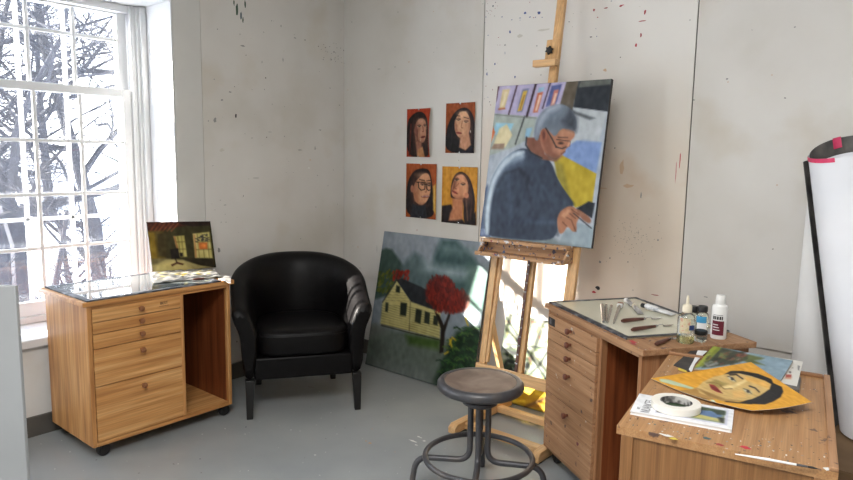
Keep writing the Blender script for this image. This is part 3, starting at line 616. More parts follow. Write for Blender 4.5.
# ================================================================== easel
EX = 1.768
def yl(z): return -.515+.165*z                                     # lean of the easel's working plane
def easel():
    t = thing('studio_easel', 'beech H-frame studio easel holding the large portrait against the back wall', 'easel', (0,0,0))
    P_ = W['pine']
    for x in (1.535, 2.013):
        m = MB(); pr_ = [(-.70,.012),(-.70,.042),(-.675,.058),(-.185,.058),(-.165,.042),(-.165,.012)]
        m.prism([(a, b) for a, b in pr_], -.022, .022, M=Matrix(((0,0,1,x),(1,0,0,0),(0,1,0,0),(0,0,0,1)))); r = m.build('runner', W['piney'], t, bevel=.003)
        for y in (-.66,-.2):
            f = MB(); f.lathe([(.016,0),(.018,.003),(.018,.0115)], c=(x,y,0), n=14); f.build('foot_pad', W['rubber'], r)
    for y in (-.60, -.30):
        m = MB(); m.box(1.5575, 1.9905, y-.022, y+.022, .018, .050); m.build('cross_bar', W['pinex'], t, bevel=.003)
    for x in (1.552, 2.006):
        m = MB(); m.bar((x, yl(.059), .0585), (x, yl(1.10), 1.10), .036, .026, (0,1,.0)); m.build('upright', P_, t, bevel=.002)
    for x in (1.5815, 1.9765):                                        # inner rails seen beside the uprights
        m = MB(); m.bar((x, yl(.25)+.010, .34), (x, yl(.90)+.010, .90), .016, .02, (0,1,0)); m.build('guide_rail', P_, t, bevel=.002)
    for x in (1.5425, 2.0155):
        m = MB(); m.bar((x, yl(.53)+.05, .53), (x, -.205, .0605), .022, .034, (0,1,.3)); b = m.build('brace', P_, t, bevel=.002)
        k = MB(); k.tube([(x+(.02 if x < 1.8 else -.02), yl(.53)+.045, .525), (x-(.04 if x < 1.8 else -.04), yl(.53)+.045, .525)], .008, 10); k.build('brace_bolt', W['steel'], b)
    m = MB(); m.bar((1.53, yl(.305)-.026, .305), (2.026, yl(.305)-.026, .305), .02, .058, (0,.165,1)); m.build('lower_rail', W['pinex'], t, bevel=.003)
    # mast with its ratchet strip
    m = MB(); m.bar((EX, yl(.25)+.012, .25), (EX-.03, yl(2.45)+.04, 2.45), .044, .026, (0,1,0)); m.build('mast', P_, t, bevel=.002)
    m = MB(); m.bar((EX-.012, yl(.3)-.0045, .3), (EX-.012, yl(.93)-.0045, .93), .016, .004, (0,1,0), 0)
    for k in range(14):
        z = .325+k*.045; m.bar((EX-.02, yl(z)-.0085, z), (EX-.004, yl(z)-.0085, z), .004, .007, (0,0,1), 1)
    m.build('ratchet_strip', [W['handle'], W['silver']], t, smooth=False)
    # tray: ledge, back, floor, lip
    zt = .968
    m = MB(); m.box(1.503, 1.998, yl(zt)-.085, yl(zt)-.0135, zt-.001, zt+.016); m.build('canvas_ledge', W['traywood'], t, bevel=.002)
    zb = .902
    m = MB(); m.box(1.513, 1.990, yl(zb)-.026, yl(zb)-.0135, zb+.012, zt-.0015); m.build('tray_back', W['traywood'], t, bevel=.0015)
    m = MB(); m.box(1.513, 1.990, yl(zb)-.115, yl(zb)-.0135, zb, zb+.0115); m.box(1.503, 2.0, yl(zb)-.127, yl(zb)-.1155, zb, zb+.020); m.build('tray_floor', W['traywood'], t, bevel=.0015)
    for x in (1.5015, 1.9905):
        m = MB(); m.prism([(yl(zb)-.115, zb+.0005), (yl(zb)-.0135, zb+.0005), (yl(zb)-.0135, zt-.0015), (yl(zt)-.07, zt-.0015)], 0, .011, M=Matrix(((0,0,1,x),(1,0,0,0),(0,1,0,0),(0,0,0,1)))); m.build('tray_end', W['traywood'], t, bevel=.001)
    # top clamp
    z0 = 1.872; CX = EX-.022
    m = MB(); m.bar((CX-.002, yl(z0)+.006, z0), (CX-.002, yl(z0+.125)+.006, z0+.125), .078, .024, (0,1,0)); c = m.build('clamp_block', P_, t, bevel=.004)
    m = MB(); m.box(CX-.085, CX+.045, yl(z0)-.045, yl(z0)-.0065, z0-.012, z0+.022); m.build('clamp_lip', W['pinex'], c, bevel=.003)
    m = MB(); poly = [((.024 if j % 2 == 0 else .014)*math.cos(2*PI*j/12+.3), (.024 if j % 2 == 0 else .014)*math.sin(2*PI*j/12+.3)) for j in range(12)]
    m.prism(poly, 0, .018, M=T(CX-.012, yl(z0+.07)-.01, z0+.07) @ rx(PI/2)); m.build('star_knob', W['rubber'], c, bevel=.004)
    return t
easel()
# ================================================================== plain panel at the left edge
a = at(15, 286, 2, 1.0); d = Vector((-math.cos(YAW), -math.sin(YAW), 0)); fw = Vector((-math.sin(YAW), math.cos(YAW), 0))
t = thing('display_board', 'plain pale grey upright panel at the left edge, before the window', 'panel', (a.x, a.y, 0), YAW)
m = MB(); m.box(-.62, 0, 0, .016, .001, 1.0); m.build('board', W['panel'], t, bevel=.0025)
for x in (-.5, -.12):
    m = MB(); m.box(x-.02, x+.02, -.11, -.001, 0, .03); m.box(x-.02, x+.02, .017, .12, 0, .03); m.build('foot', W['panel'], t, bevel=.002)
# ================================================================== paper rolls and box at the right
bx = thing('cardboard_box', 'brown cardboard box under the leaning paper roll', 'box', (3.32, -.47, 0))
m = MB(); m.box(-.43, .36, -.32, .39, 0, .40); m.build('carton', W['card'], bx, bevel=.003)
m = MB(); m.box(-.428, .358, -.318, .03, .4003, .4025); m.box(-.428, .358, .034, .388, .4003, .4025); m.build('flap', W['card'], bx, smooth=False)
def paper_roll():
    top = Vector((3.05, -.205, 1.461)); bot = Vector((3.275, -.40, .4095))
    t = thing('paper_roll', 'big white paper roll with charcoal backing and pink tape leaning at the right edge', 'paper roll', bot)
    ax = (top-bot); Lr = ax.length; q = Vector((0,0,1)).rotation_difference(ax.normalized()).to_matrix().to_4x4()
    toc = (Vector(CAM)-bot); toc.z = 0; toc.normalize(); a0 = math.atan2(toc.y, toc.x)
    def sheet(r0, r1, a_from, a_to, ztop, zb, th, n=60):
        m = MB(); rings = []
        for i in range(n+1):
            f = i/n; a = a0+a_from+(a_to-a_from)*f; r = r0+(r1-r0)*f; z1 = ztop(a_from+(a_to-a_from)*f); e = Vector((math.cos(a), math.sin(a), 0))
            zl = zb(a)
            rings.append([q @ (e*r+Vector((0,0,zl))), q @ (e*(r+th)+Vector((0,0,zl))), q @ (e*(r+th)+Vector((0,0,z1))), q @ (e*r+Vector((0,0,z1)))])
        m.loft(rings); return m
    zb = lambda a: .026+.024*math.cos(a-math.atan2(.235, -.2)) if False else .0
    # bottom rim is cut level with the box top
    axn = ax.normalized(); 
    def zlev(r):
        def f(a):
            e = q @ Vector((math.cos(a)*r, math.sin(a)*r, 0)); return max(-.06, -e.z/axn.z+.002)
        return f
    top_f = lambda a: Lr-.01-.055*math.cos(a)
    sheet(.127, .129, -2.6, 2.75, top_f, zlev(.129), .0012).build('outer_sheet', W['rollpaper'], t, angle=80)
    sheet(.1195, .1225, -3.05, 3.6, lambda a: Lr-.006-.078*math.cos(a), zlev(.121), .0025).build('backing_sheet', W['rollback'], t, angle=80)
    sheet(.06, .115, -6.5, 2.4, lambda a: Lr-.045-.04*math.cos(a), zlev(.09), .0012, 110).build('inner_coil', W['rollpaper'], t, angle=80)
    # the free edge of backing that shows as a dark strip down the left side
    sheet(.133, .146, -2.05, -1.42, lambda a: Lr-.03+.02*math.sin(a*2), zlev(.135), .002, 12).build('backing_flap', W['rollback'], t, angle=80)
    m = MB(); rings = []
    for i in range(17):
        a = a0-1.5+1.25*i/16; e = Vector((math.cos(a), math.sin(a), 0)); z1 = top_f(a-a0)+.001
        rings.append([q @ (e*.1305+Vector((0,0,z1-.017))), q @ (e*.1312+Vector((0,0,z1-.017))), q @ (e*.1312+Vector((0,0,z1))), q @ (e*.1305+Vector((0,0,z1)))])
    m.loft(rings); m.build('pink_tape', W['pink'], t)
    m = MB(); rings = []
    for i in range(7):
        a = a0-3.0+.26*i/6; e = Vector((math.cos(a), math.sin(a), 0)); z1 = Lr-.006-.078*math.cos(a-a0)+.003
        rings.append([q @ (e*.1160+Vector((0,0,z1-.045))), q @ (e*.1168+Vector((0,0,z1-.045))), q @ (e*.1168+Vector((0,0,z1))), q @ (e*.1160+Vector((0,0,z1)))])
    m.loft(rings); m.build('pink_tape', W['pink'], t)
    return t
paper_roll()
m = MB(); rings = []
for i in range(31):
    a = PI*1.02+(PI*1.62)*i/30; r = .097-.0012*i; q = .044-.0005*i; f = lambda cx, cy, r, z: Vector((cx+r*math.cos(a), cy+r*.92*math.sin(a), z)); rings.append([f(3.010,-.106,r,.4035), f(3.010,-.106,r+.0012,.4035), f(2.9575,-.06,q+.001,1.36), f(2.9575,-.06,q,1.36)])
m.loft(rings); o = m.build('white_sheet', W['paper'], None, angle=80); tag(o, 'loosely curled white paper sheet standing behind the big leaning roll', 'paper')
# ================================================================== pictures
# --- large portrait on the easel
p = Pic(118, 144, [(497,83),(613,77),(592,249),(478,236)], (170,178,188)); p.org(480,70,5.336)
p.poly([(60,60),(470,40),(425,195),(310,245),(60,225)], (178,172,198)).poly([(60,215),(310,238),(280,345),(235,370),(180,400),(30,450)], (164,172,166))
p.line([(197,62),(150,222)], 7, (66,44,52)).line([(299,58),(248,236)], 11, (58,40,48)).line([(377,55),(335,192)], 6, (60,44,54)).line([(95,66),(78,150)], 9, (92,54,50))
p.poly([(116,88),(158,84),(127,192),(97,196)], (202,186,148)).line([(97,194),(127,190)], 9, (178,112,78)).poly([(128,100),(146,98),(124,175),(108,178)], (214,204,172))
p.poly([(225,88),(262,82),(224,208),(193,213)], (122,130,156)).poly([(230,98),(252,94),(220,203),(198,207)], (206,176,86)).line([(236,120),(212,195)], 5, (150,110,60))
p.poly([(308,108),(338,102),(308,212),(282,216)], (188,112,84)).poly([(316,120),(330,118),(304,205),(292,207)], (216,190,170)).poly([(316,80),(346,76),(338,100),(308,106)], (150,184,204))
p.poly([(385,70),(440,62),(408,172),(350,186)], (94,104,150)).poly([(398,95),(424,90),(400,175),(374,188)], (186,124,112)).poly([(402,112),(416,110),(398,165),(384,172)], (220,190,170))
p.poly([(80,268),(178,272),(150,335),(60,332)], (150,190,208)).poly([(98,300),(140,275),(170,335),(130,402),(62,400)], (208,198,164)).poly([(70,382),(128,380),(122,412),(50,410)], (152,132,116)).poly([(62,285),(76,320),(52,375),(44,330)], (206,128,86))
p.line([(237,235),(186,385)], 6, (52,54,58)).poly([(246,300),(280,296),(262,345),(238,350)], (140,176,198)).line([(70,222),(300,245)], 4, (120,124,122))
p.poly([(466,44),(535,44),(496,208),(425,185)], (104,96,84)).poly([(532,40),(715,30),(690,215),(500,192)], (54,60,68)).poly([(545,40),(712,32),(702,68),(530,82)], (108,112,108))
p.poly([(500,188),(684,215),(640,372),(560,358),(470,395),(440,350),(505,320)], (180,186,190)).poly([(498,205),(620,248),(590,258),(500,222)], (104,110,114), soft=1.2)
p.org(480,150,4.571)
p.poly([(380,-8),(445,-50),(562,-40),(535,107),(365,22)], (130,152,192), soft=1).poly([(338,35),(378,18),(537,105),(517,240),(438,262),(385,200)], (178,160,54)).poly([(345,40),(380,60),(420,240),(400,200),(350,120)], (150,140,60), soft=2)
p.poly([(436,330),(525,352),(508,456),(360,428),(382,380)], (152,166,174)).poly([(440,268),(500,233),(530,242),(516,312)], (40,46,56))
p.poly([(-20,220),(30,150),(60,330),(40,400),(-30,400)], (92,106,132), soft=1).poly([(300,380),(365,420),(520,455),(0,400)], (134,146,150), soft=2)
J = (64,75,92)
p.blob([(200,-20),(268,4),(330,48),(350,120),(402,200),(442,258),(352,300),(357,390),(302,418),(100,402),(18,388),(6,300),(38,140),(88,48),(150,-5)], J)
p.blob([(196,-6),(204,34),(150,48),(104,78),(62,150),(38,262),(34,384),(16,376),(12,270),(40,136),(88,44),(150,-4)], (182,196,208), soft=2.0, a=1)
p.blob([(150,10),(205,20),(190,60),(120,90),(70,180),(60,150),(90,80)], (112,128,146), soft=5, a=.7)
p.line([(196,0),(150,18),(96,66),(54,142),(30,262),(25,380)], 12, (196,208,216), soft=1.6, a=.85)
for q, w, c in (([(76,160),(108,102),(176,80),(236,152)], 7, (44,52,66)), ([(176,80),(205,100),(238,152)], 10, (52,60,76)), ([(272,80),(300,205)], 9, (54,64,80)), ([(205,120),(222,200),(240,270)], 8, (54,62,78)), ([(120,330),(230,320),(345,312)], 14, (62,74,94)),
                ([(80,230),(95,330)], 10, (60,70,88)), ([(290,160),(330,230)], 8, (84,96,114)), ([(130,110),(140,300)], 16, (80,92,110)), ([(240,330),(350,330)], 12, (84,98,116)), ([(345,150),(430,245)], 6, (54,62,76)), ([(350,300),(356,388)], 5, (48,54,66))): p.line(q, w, c, soft=2.2, a=.75)
p.org(480,70,5.336)
p.poly([(246,350),(285,350),(330,330),(345,440),(400,480),(330,470),(250,410)], (132,92,76)).line([(247,348),(243,390),(270,432),(330,462)], 8, (50,56,66))
p.blob([(325,295),(420,285),(505,308),(512,348),(484,372),(482,398),(462,412),(455,432),(430,458),(400,476),(350,445),(318,372)], (172,126,102))
p.poly([(345,300),(372,320),(400,420),(440,455),(400,478),(350,448),(322,372)], (140,98,80), soft=2.4, a=.8).poly([(420,300),(498,312),(505,335),(430,345)], (186,142,116), soft=2, a=.8)
p.ell(340,338,19,38,(158,108,88)).ell(341,338,9,26,(112,70,58), soft=.8)
p.blob([(284,352),(297,262),(340,194),(420,165),(482,184),(522,252),(516,322),(470,304),(432,304),(402,352),(376,322),(352,296),(322,308),(310,375)], (118,128,140))
p.poly([(296,345),(304,258),(350,194),(420,168),(440,182),(370,220),(335,270),(316,300)], (170,180,192), soft=3, a=.8).poly([(482,186),(522,252),(516,322),(466,302),(440,262),(470,230)], (74,80,90), soft=3, a=.85)
p.line([(352,300),(386,358),(408,402)], 6, (46,42,44)).line([(406,402),(440,412),(480,396),(482,376)], 6, (44,42,46)).line([(412,362),(450,368),(480,372)], 4, (70,56,52)).ell(434,382,13,6,(60,44,40)).line([(420,350),(470,352)], 6, (96,74,66))
p.poly([(480,372),(486,385),(478,402),(462,405)], (196,152,128)).line([(436,440),(456,428)], 5, (96,60,52)).poly([(352,440),(400,462),(432,450),(410,476),(370,470)], (120,92,82), soft=1.5)
p.org(480,150,4.571)
p.blob([(350,296),(402,252),(440,260),(466,300),(442,330),(446,370),(428,378),(402,345),(384,380),(360,386)], (168,122,96)).blob([(440,262),(470,280),(515,315),(506,342),(462,312)], (150,110,90))
for q in ([(385,300),(420,320),(440,372)], [(400,280),(440,312)], [(380,330),(398,348)], [(420,270),(455,295)]): p.line(q, 4, (96,66,54), a=.8)
p.poly([(370,300),(400,268),(420,275),(390,310)], (192,148,118), soft=1).line([(430,288),(512,358)], 4, (44,42,48))
p.grain(4, 3)
def yc(z): return yl(z)-.030
zb_, zt_ = .983, 1.775
pc = thing('portrait_canvas', 'large canvas on the easel showing a grey-haired man with glasses drawing', 'painting')
o = picture('canvas', p, bil((1.455,yc(zt_),zt_),(2.094,yc(zt_),zt_),(2.094,yc(zb_),zb_),(1.455,yc(zb_),zb_)), [W['oilpaint'], W['darkedge']], .02, pc)
# --- landscape leaning on the wall
LTL, LTR, LBR, LBL = (.405,-.008,.893), (1.285,-.008,.893), (1.285,-.185,.004), (.405,-.185,.004)
p = Pic(120, 132, [(383,231),(492.5,242.5),(473,393),(369,363)], (142,152,160)); p.org(370,225,2.908)
p.poly([(20,10),(360,50),(340,120),(180,120),(25,70)], (148,156,164), soft=5).poly([(20,78),(46,68),(62,72),(92,112),(120,160),(115,190),(10,220)], (72,92,86), soft=1.5).poly([(88,125),(128,80),(150,92),(172,125),(185,190),(100,180)], (98,116,118), soft=3)
p.poly([(165,190),(186,90),(206,40),(250,42),(300,90),(345,160),(335,240),(190,230)], (74,100,100), soft=3).poly([(158,105),(200,118),(300,130),(285,158),(210,150),(155,130)], (150,164,168), soft=6).poly([(210,60),(300,70),(280,84),(215,78)], (116,136,138), soft=6)
p.poly([(-10,285),(60,300),(120,315),(205,330),(340,340),(290,500),(-20,420)], (112,122,114), soft=3).poly([(110,318),(212,332),(205,360),(120,345)], (80,104,56), soft=3).poly([(0,290),(38,292),(60,310),(0,330)], (128,132,128), soft=4).poly([(10,380),(190,420),(190,480),(0,420)], (120,128,124), soft=6)
for i in range(60):
    x = 22+48*random.random(); y = 138+62*random.random(); p.line([(x,y),(x+4,y-7)], 4, random.choice([(98,108,44),(124,124,52),(76,88,40)]))
for i in range(40):
    x = 66+46*random.random(); y = 138+26*random.random(); p.line([(x,y),(x+2,y-6)], 4, random.choice([(140,48,36),(168,60,42),(112,40,34)]))
p.poly([(80,163),(122,222),(119,308),(36,288),(40,226)], (206,196,138)).poly([(121,221),(208,252),(207,328),(118,308)], (196,188,132))
for k in range(13): p.line([(38,232+k*5),(120,240+k*6)], 1, (86,84,60), a=.6).line([(120,240+k*6),(207,262+k*5.2)], 1, (80,80,58), a=.6)
for k in range(6): p.line([(46+k*5,220-k*8),(116-k*5,222-k*8)], 1, (96,92,66), a=.5)
p.poly([(78,162),(92,156),(150,180),(186,200),(208,254),(122,224)], (54,58,62)).line([(80,160),(40,226)], 3, (66,66,62)).line([(120,222),(119,308)], 2, (120,114,84))
for q in ([(92,226),(111,228),(109,266),(91,262)], [(49,226),(57,227),(56,254),(48,252)], [(78,176),(89,180),(89,199),(77,196)], [(137,243),(154,248),(151,287),(134,281)], [(163,250),(178,256),(176,289),(161,284)], [(189,262),(202,266),(200,292),(187,288)]): p.poly(q, (54,62,52))
p.line([(40,292),(118,312),(206,332)], 3, (60,56,44))
p.poly([(207,370),(210,300),(190,250),(205,262),(218,290),(232,255),(236,262),(222,310),(218,368)], (44,36,32))
p.ell(206,196,42,46,(112,42,34), soft=2).ell(240,222,40,34,(108,42,34), soft=2).ell(262,222,28,30,(120,48,36), soft=2)
for i in range(420):
    a = 2*PI*random.random(); r = math.sqrt(random.random()); cx, cy, rx_, ry_ = random.choice([(206,192,42,44),(212,210,46,48),(258,222,32,32),(230,225,45,38)]); x = cx+rx_*r*math.cos(a); y = cy+ry_*r*math.sin(a)
    p.line([(x,y),(x+random.uniform(-4,4),y-random.uniform(5,11))], 3.2, random.choice([(132,50,38),(150,58,42),(108,42,36),(120,44,36),(88,36,32)]))
p.poly([(196,445),(214,395),(232,350),(255,310),(300,290),(340,300),(310,480),(200,470)], (40,60,44), soft=3)
for i in range(150):
    x = random.uniform(215,325); y = random.uniform(300,450)
    if y < 300+(265-x)*1.6: continue
    a = random.uniform(-1.2,1.2); L_ = random.uniform(14,30); p.line([(x,y),(x+L_*math.sin(a)*.6,y-L_*.5*math.cos(a)),(x+L_*math.sin(a)*1.1,y-L_*.35*math.cos(a))], 3.2, random.choice([(54,92,54),(44,76,50),(78,112,58),(36,58,44),(96,124,60)]))
for q in ([(236,345),(243,325),(252,332)], [(242,352),(236,330)], [(288,290),(280,270),(292,262)], [(222,372),(232,366)]): p.line(q, 4, (196,172,52))
p.poly([(290,110),(345,130),(340,240),(300,280),(280,200)], (96,124,110), soft=6, a=.6)
p.grain(4, 5)
picture('landscape_canvas', p, bil(LTL, LTR, LBR, LBL), [W['oilpaint'], W['darkedge']], .006)
lc = bpy.context.scene.objects['landscape_canvas']; lc.modifiers['solid'].thickness = .012; tag(lc, 'big unframed landscape of a cream house and red tree leaning on the wall', 'painting')
# --- foliage painting behind the easel
p = Pic(90, 72, None, (150,156,142)); p.soft = .01
for i in range(260):
    x, y = random.random(), random.random()*.72; a = random.uniform(0,6.3); L_ = random.uniform(.02,.06)
    p.line([(x,y),(x+L_*math.cos(a),y+L_*math.sin(a))], random.uniform(.012,.03), random.choice([(150,158,134),(126,140,104),(106,126,80),(176,178,168),(150,146,90),(160,116,98),(96,116,80),(140,150,140)]), a=.9)
for q, w in (([(.0,.05),(.3,.42),(.62,.8)], .02), ([(.55,.05),(.4,.5),(.25,.75)], .022), ([(.95,.1),(.62,.55),(.5,.75)], .024), ([(.05,.35),(.45,.3),(.9,.4)], .014), ([(.7,.0),(.8,.4)], .014)): p.line(q, w, (48,56,50))
p.poly([(0,.72),(.2,.7),(.45,.76),(.7,.72),(1,.76),(1,1),(0,1)], (196,156,36), soft=.03)
for i in range(40):
    x, y = random.random(), random.uniform(.78,1); p.line([(x,y),(x+.1,y-.03)], .03, random.choice([(232,204,72),(190,146,36),(168,120,40),(224,190,60)]))
for cx, cy, n in ((.08,.62,10),(.16,.5,8),(.1,.78,10),(.62,.72,5),(.05,.88,8),(.74,.88,6),(.2,.66,8),(.12,.38,6)):
    for i in range(n): p.ell(cx+random.gauss(0,.045), cy+random.gauss(0,.06), random.uniform(.02,.045), random.uniform(.012,.03), random.choice([(30,40,34),(40,56,40),(56,72,44),(24,30,30)]), rot=random.uniform(0,3))
p.line([(.32,1),(.55,.8)], .03, (130,96,50)).grain(5, 8)
o = picture('foliage_canvas', p, bil((1.405,-.012,.492),(2.06,-.012,.492),(2.06,-.125,.004),(1.405,-.125,.004)), [W['oilpaint'], W['darkedge']], .016)
tag(o, 'foliage painting with bright yellow lower edge leaning behind the easel', 'painting')
# --- four portraits pinned to the wall
def face(p, f, hair, skin, shade, lips, eyes, nose, mouth, face_poly, hair_poly, glasses=False, dark=(60,40,36), extra=None):
    p.blob(hair_poly, hair)
    H_ = np.array(hair_poly, float); rr = np.random.RandomState(len(hair_poly)*7+int(hair_poly[0][1]))
    for _ in range(26):
        x0, y0 = H_[rr.randint(len(H_))]*.62+H_.mean(0)*.38+rr.randn(2)*10; d_ = rr.uniform(-14,14); p.line([(x0,y0),(x0+d_,y0+40),(x0+d_*.4,y0+85)], 4, tuple(np.array(hair)+rr.choice([26,14,-14])*np.array([1.1,.8,.7])), soft=5, a=.55)
    p.blob(face_poly, skin)
    F_ = np.array(face_poly, float); c0 = F_.mean(0); lo, hi = F_.min(0), F_.max(0); sg = 1 if nose[1][0] < nose[0][0] else -1
    p.ell(c0[0]+sg*(hi[0]-lo[0])*.42, c0[1]+10, (hi[0]-lo[0])*.16, (hi[1]-lo[1])*.40, shade, soft=22, a=.55); p.ell(c0[0], lo[1]+24, (hi[0]-lo[0])*.28, 20, tuple(min(255, v+22) for v in skin), soft=16, a=.7); p.ell(c0[0], hi[1]-8, (hi[0]-lo[0])*.3, 12, shade, soft=14, a=.6); p.ell(c0[0]-sg*18, c0[1]+22, 20, 16, tuple(min(255, v+14) for v in skin), soft=14, a=.7)
    if extra: extra(p)
    for (x, y, w) in eyes:
        p.line([(x-w,y-9),(x,y-14),(x+w,y-9)], 5, dark, a=.8); p.ell(x, y, w, 4.5, (206,190,170)); p.ell(x, y, w*.5, 4.5, (40,30,28)); p.line([(x-w,y-3),(x+w,y-3)], 2.5, dark)
    p.line(nose, 5, shade); p.ell(nose[-1][0], nose[-1][1], 7, 3.5, shade); (mx, my, mw, mh, mr) = mouth; p.ell(mx, my, mw, mh, lips, rot=mr); p.line([(mx-mw,my-mw*math.tan(mr)),(mx+mw,my+mw*math.tan(mr))], 2, dark)
def wallpic(name, label, p, quad, curl):
    TL, TR, BR, BL = [at(x, y, 1, -.006) for x, y in quad]
    xl = (TL.x+BL.x)/2; xr = (TR.x+BR.x)/2; zt = (TL.z+TR.z)/2; zb = (BL.z+BR.z)/2
    t = thing('pinned_portrait', label, 'portrait', ((xl+xr)/2, -.0003, (zt+zb)/2), group='portraits pinned in a square on the wall')
    w, h = (xr-xl)/2, (zt-zb)/2
    o = picture('sheet', p, lambda u, v: ((2*u-1)*w, -.0010-curl(u, v), (1-2*v)*h), [W['oilpaint'], W['paperback']], .0008, t)
    for u, v in ((.5,.015),(.5,.985)):
        m = MB(); m.lathe([(0,0),(.004,.0005),(.005,.003),(0,.0045)], n=10, M=rx(PI/2)); m.build('pin', W['silver'], t, loc=((2*u-1)*w, -.0012-curl(u, v), (1-2*v)*h))
    return t
# upper left: dark hair, orange ground
p = Pic(64, 88, [(25,72),(232,66),(216,458),(27,456)], (172,72,40)); p.soft = 3
p.poly([(25,60),(240,60),(245,200),(225,350),(200,200),(120,110),(60,150),(25,190)], (176,72,38))
face(p, 0, (44,34,34), (186,142,118), (128,84,70), (120,52,50), [(132,220,15),(186,216,13)], [(162,215),(172,255),(166,262)], (166,305,20,9,-.15),
     [(118,160),(160,150),(196,180),(202,250),(194,310),(170,352),(130,345),(92,290),(88,220)],
     [(25,180),(70,120),(120,92),(175,105),(212,170),(218,280),(212,400),(205,460),(25,460)],
     extra=lambda p: (p.poly([(92,240),(120,330),(150,350),(165,460),(110,460),(100,360)], (160,116,96), soft=8), p.poly([(95,200),(120,240),(118,320),(92,290)], (142,96,82), soft=8), p.line([(60,200),(50,440)], 12, (96,44,36)), p.line([(75,180),(90,440)], 8, (74,48,42)), p.line([(200,250),(208,420)], 8, (88,56,48)), p.poly([(120,400),(160,380),(175,460),(110,460)], (188,140,100), soft=6)))
p.line([(115,250),(110,340)], 3, (80,50,46)).line([(138,315),(140,335)], 3, (210,190,170)).grain(5, 11)
wallpic('a', 'upper left of the four pinned portraits, long dark hair on orange, right edge curling', p, [(406.3,109),(432,108.2),(430.5,157),(406.3,157)], lambda u, v: .030*u**2.2*(1-(2*v-1)**2*.5))
# upper right
p = Pic(64, 88, [(42,42),(300,34),(265,438),(42,440)], (158,88,44)); p.soft = 3
face(p, 0, (34,28,32), (206,164,132), (156,108,84), (160,80,72), [(148,188,17),(212,205,17)], [(182,195),(168,245),(178,252)], (150,292,22,9,.12),
     [(150,130),(200,108),(240,150),(250,220),(235,290),(190,335),(140,325),(116,270),(115,200)],
     [(42,300),(70,200),(115,120),(180,78),(240,90),(280,160),(290,290),(275,440),(42,440)],
     extra=lambda p: (p.poly([(160,330),(230,290),(245,380),(200,420),(150,400)], (196,150,120), soft=6), p.poly([(116,190),(140,230),(136,310),(118,270)], (176,126,98), soft=6), p.poly([(150,420),(200,425),(245,385),(280,440),(150,440)], (40,38,52), soft=5), p.poly([(160,125),(215,115),(235,160),(165,160)], (222,180,146), soft=8)))
p.line([(130,150),(160,155)], 5, (54,40,38)).line([(195,165),(235,178)], 5, (54,40,38)).ell(244,280,4,10,(220,210,200)).grain(5, 12)
wallpic('b', 'upper right of the four pinned portraits, long black hair and dark top on brown', p, [(445.2,103.2),(477.2,102.2),(473.2,153),(445.2,153)], lambda u, v: .010*u**2)
# lower left: glasses
p = Pic(66, 90, [(40,30),(282,28),(285,455),(45,445)], (168,92,44)); p.soft = 3
face(p, 0, (40,32,34), (204,156,122), (150,100,78), (150,76,70), [(172,192,15),(224,196,13)], [(200,200),(206,240),(198,246)], (200,280,32,9,-.12),
     [(140,140),(190,95),(225,110),(242,180),(236,260),(205,330),(160,355),(115,320),(98,240),(110,180)],
     [(45,250),(60,150),(105,80),(165,62),(225,70),(245,150),(268,290),(275,360),(260,450),(45,445)],
     extra=lambda p: (p.poly([(95,340),(150,360),(200,345),(215,450),(80,450)], (48,52,60), soft=6), p.poly([(98,230),(130,250),(150,340),(112,320)], (176,124,92), soft=8), p.poly([(255,200),(280,180),(285,420),(262,380)], (206,168,88), soft=6), p.ell(92,225,14,28,(180,124,98))))
p.poly([(138,170),(192,170),(190,228),(160,236),(140,215)], (60,44,44), a=.0)
for q in ([(138,172),(194,172),(190,226),(162,234),(142,214),(138,172)], [(206,176),(240,174),(240,226),(220,234),(208,220),(206,176)], [(192,188),(206,188)], [(125,172),(140,174)]): p.line(q, 6, (30,26,28))
p.line([(148,152),(188,158)], 6, (44,32,30)).line([(206,160),(236,154)], 6, (44,32,30)).line([(172,280),(228,275)], 4, (232,220,208)).grain(5, 13)
wallpic('c', 'lower left of the four pinned portraits, smiling face in dark-rimmed glasses', p, [(405.2,163.8),(436.4,163.6),(436.7,219),(405.8,217.5)], lambda u, v: .008*u**2)
# lower right: ochre ground
p = Pic(66, 90, [(15,30),(303,40),(278,462),(22,440)], (206,152,56)); p.soft = 3
for i in range(9): p.line([(20+i*32,40),(26+i*30,300)], 10, random.choice([(216,164,66),(196,140,48),(210,158,60)]), soft=6)
face(p, 0, (54,40,38), (206,150,116), (158,104,80), (170,84,72), [(132,140,17),(182,176,17)], [(150,165),(118,198),(126,206)], (118,232,22,9,.5),
     [(130,105),(180,90),(222,150),(225,220),(205,270),(150,282),(100,265),(88,220),(105,150)],
     [(92,150),(120,90),(170,68),(230,110),(262,200),(275,300),(262,400),(230,455),(180,440),(190,300),(150,290),(100,280),(82,260)],
     extra=lambda p: (p.poly([(22,330),(90,320),(110,350),(190,440),(275,370),(278,462),(22,445)], (44,36,38), soft=6), p.poly([(100,275),(180,280),(180,420),(120,430),(75,430),(85,380),(100,350)], (198,140,104), soft=8), p.poly([(170,120),(215,160),(215,240),(180,270),(175,200)], (220,168,132), soft=8), p.ell(208,255,18,20,(206,146,116)), p.poly([(110,130),(140,120),(120,200),(95,230)], (140,94,74), soft=8)))
p.line([(220,130),(250,260),(235,420)], 12, (82,58,52)).line([(205,290),(215,430)], 10, (110,80,68)).grain(5, 14)
wallpic('d', 'lower right of the four pinned portraits, tilted face on yellow ochre', p, [(441.2,166.2),(478.6,167.4),(475.8,225.3),(441.5,222.3)], lambda u, v: .006*u**2)
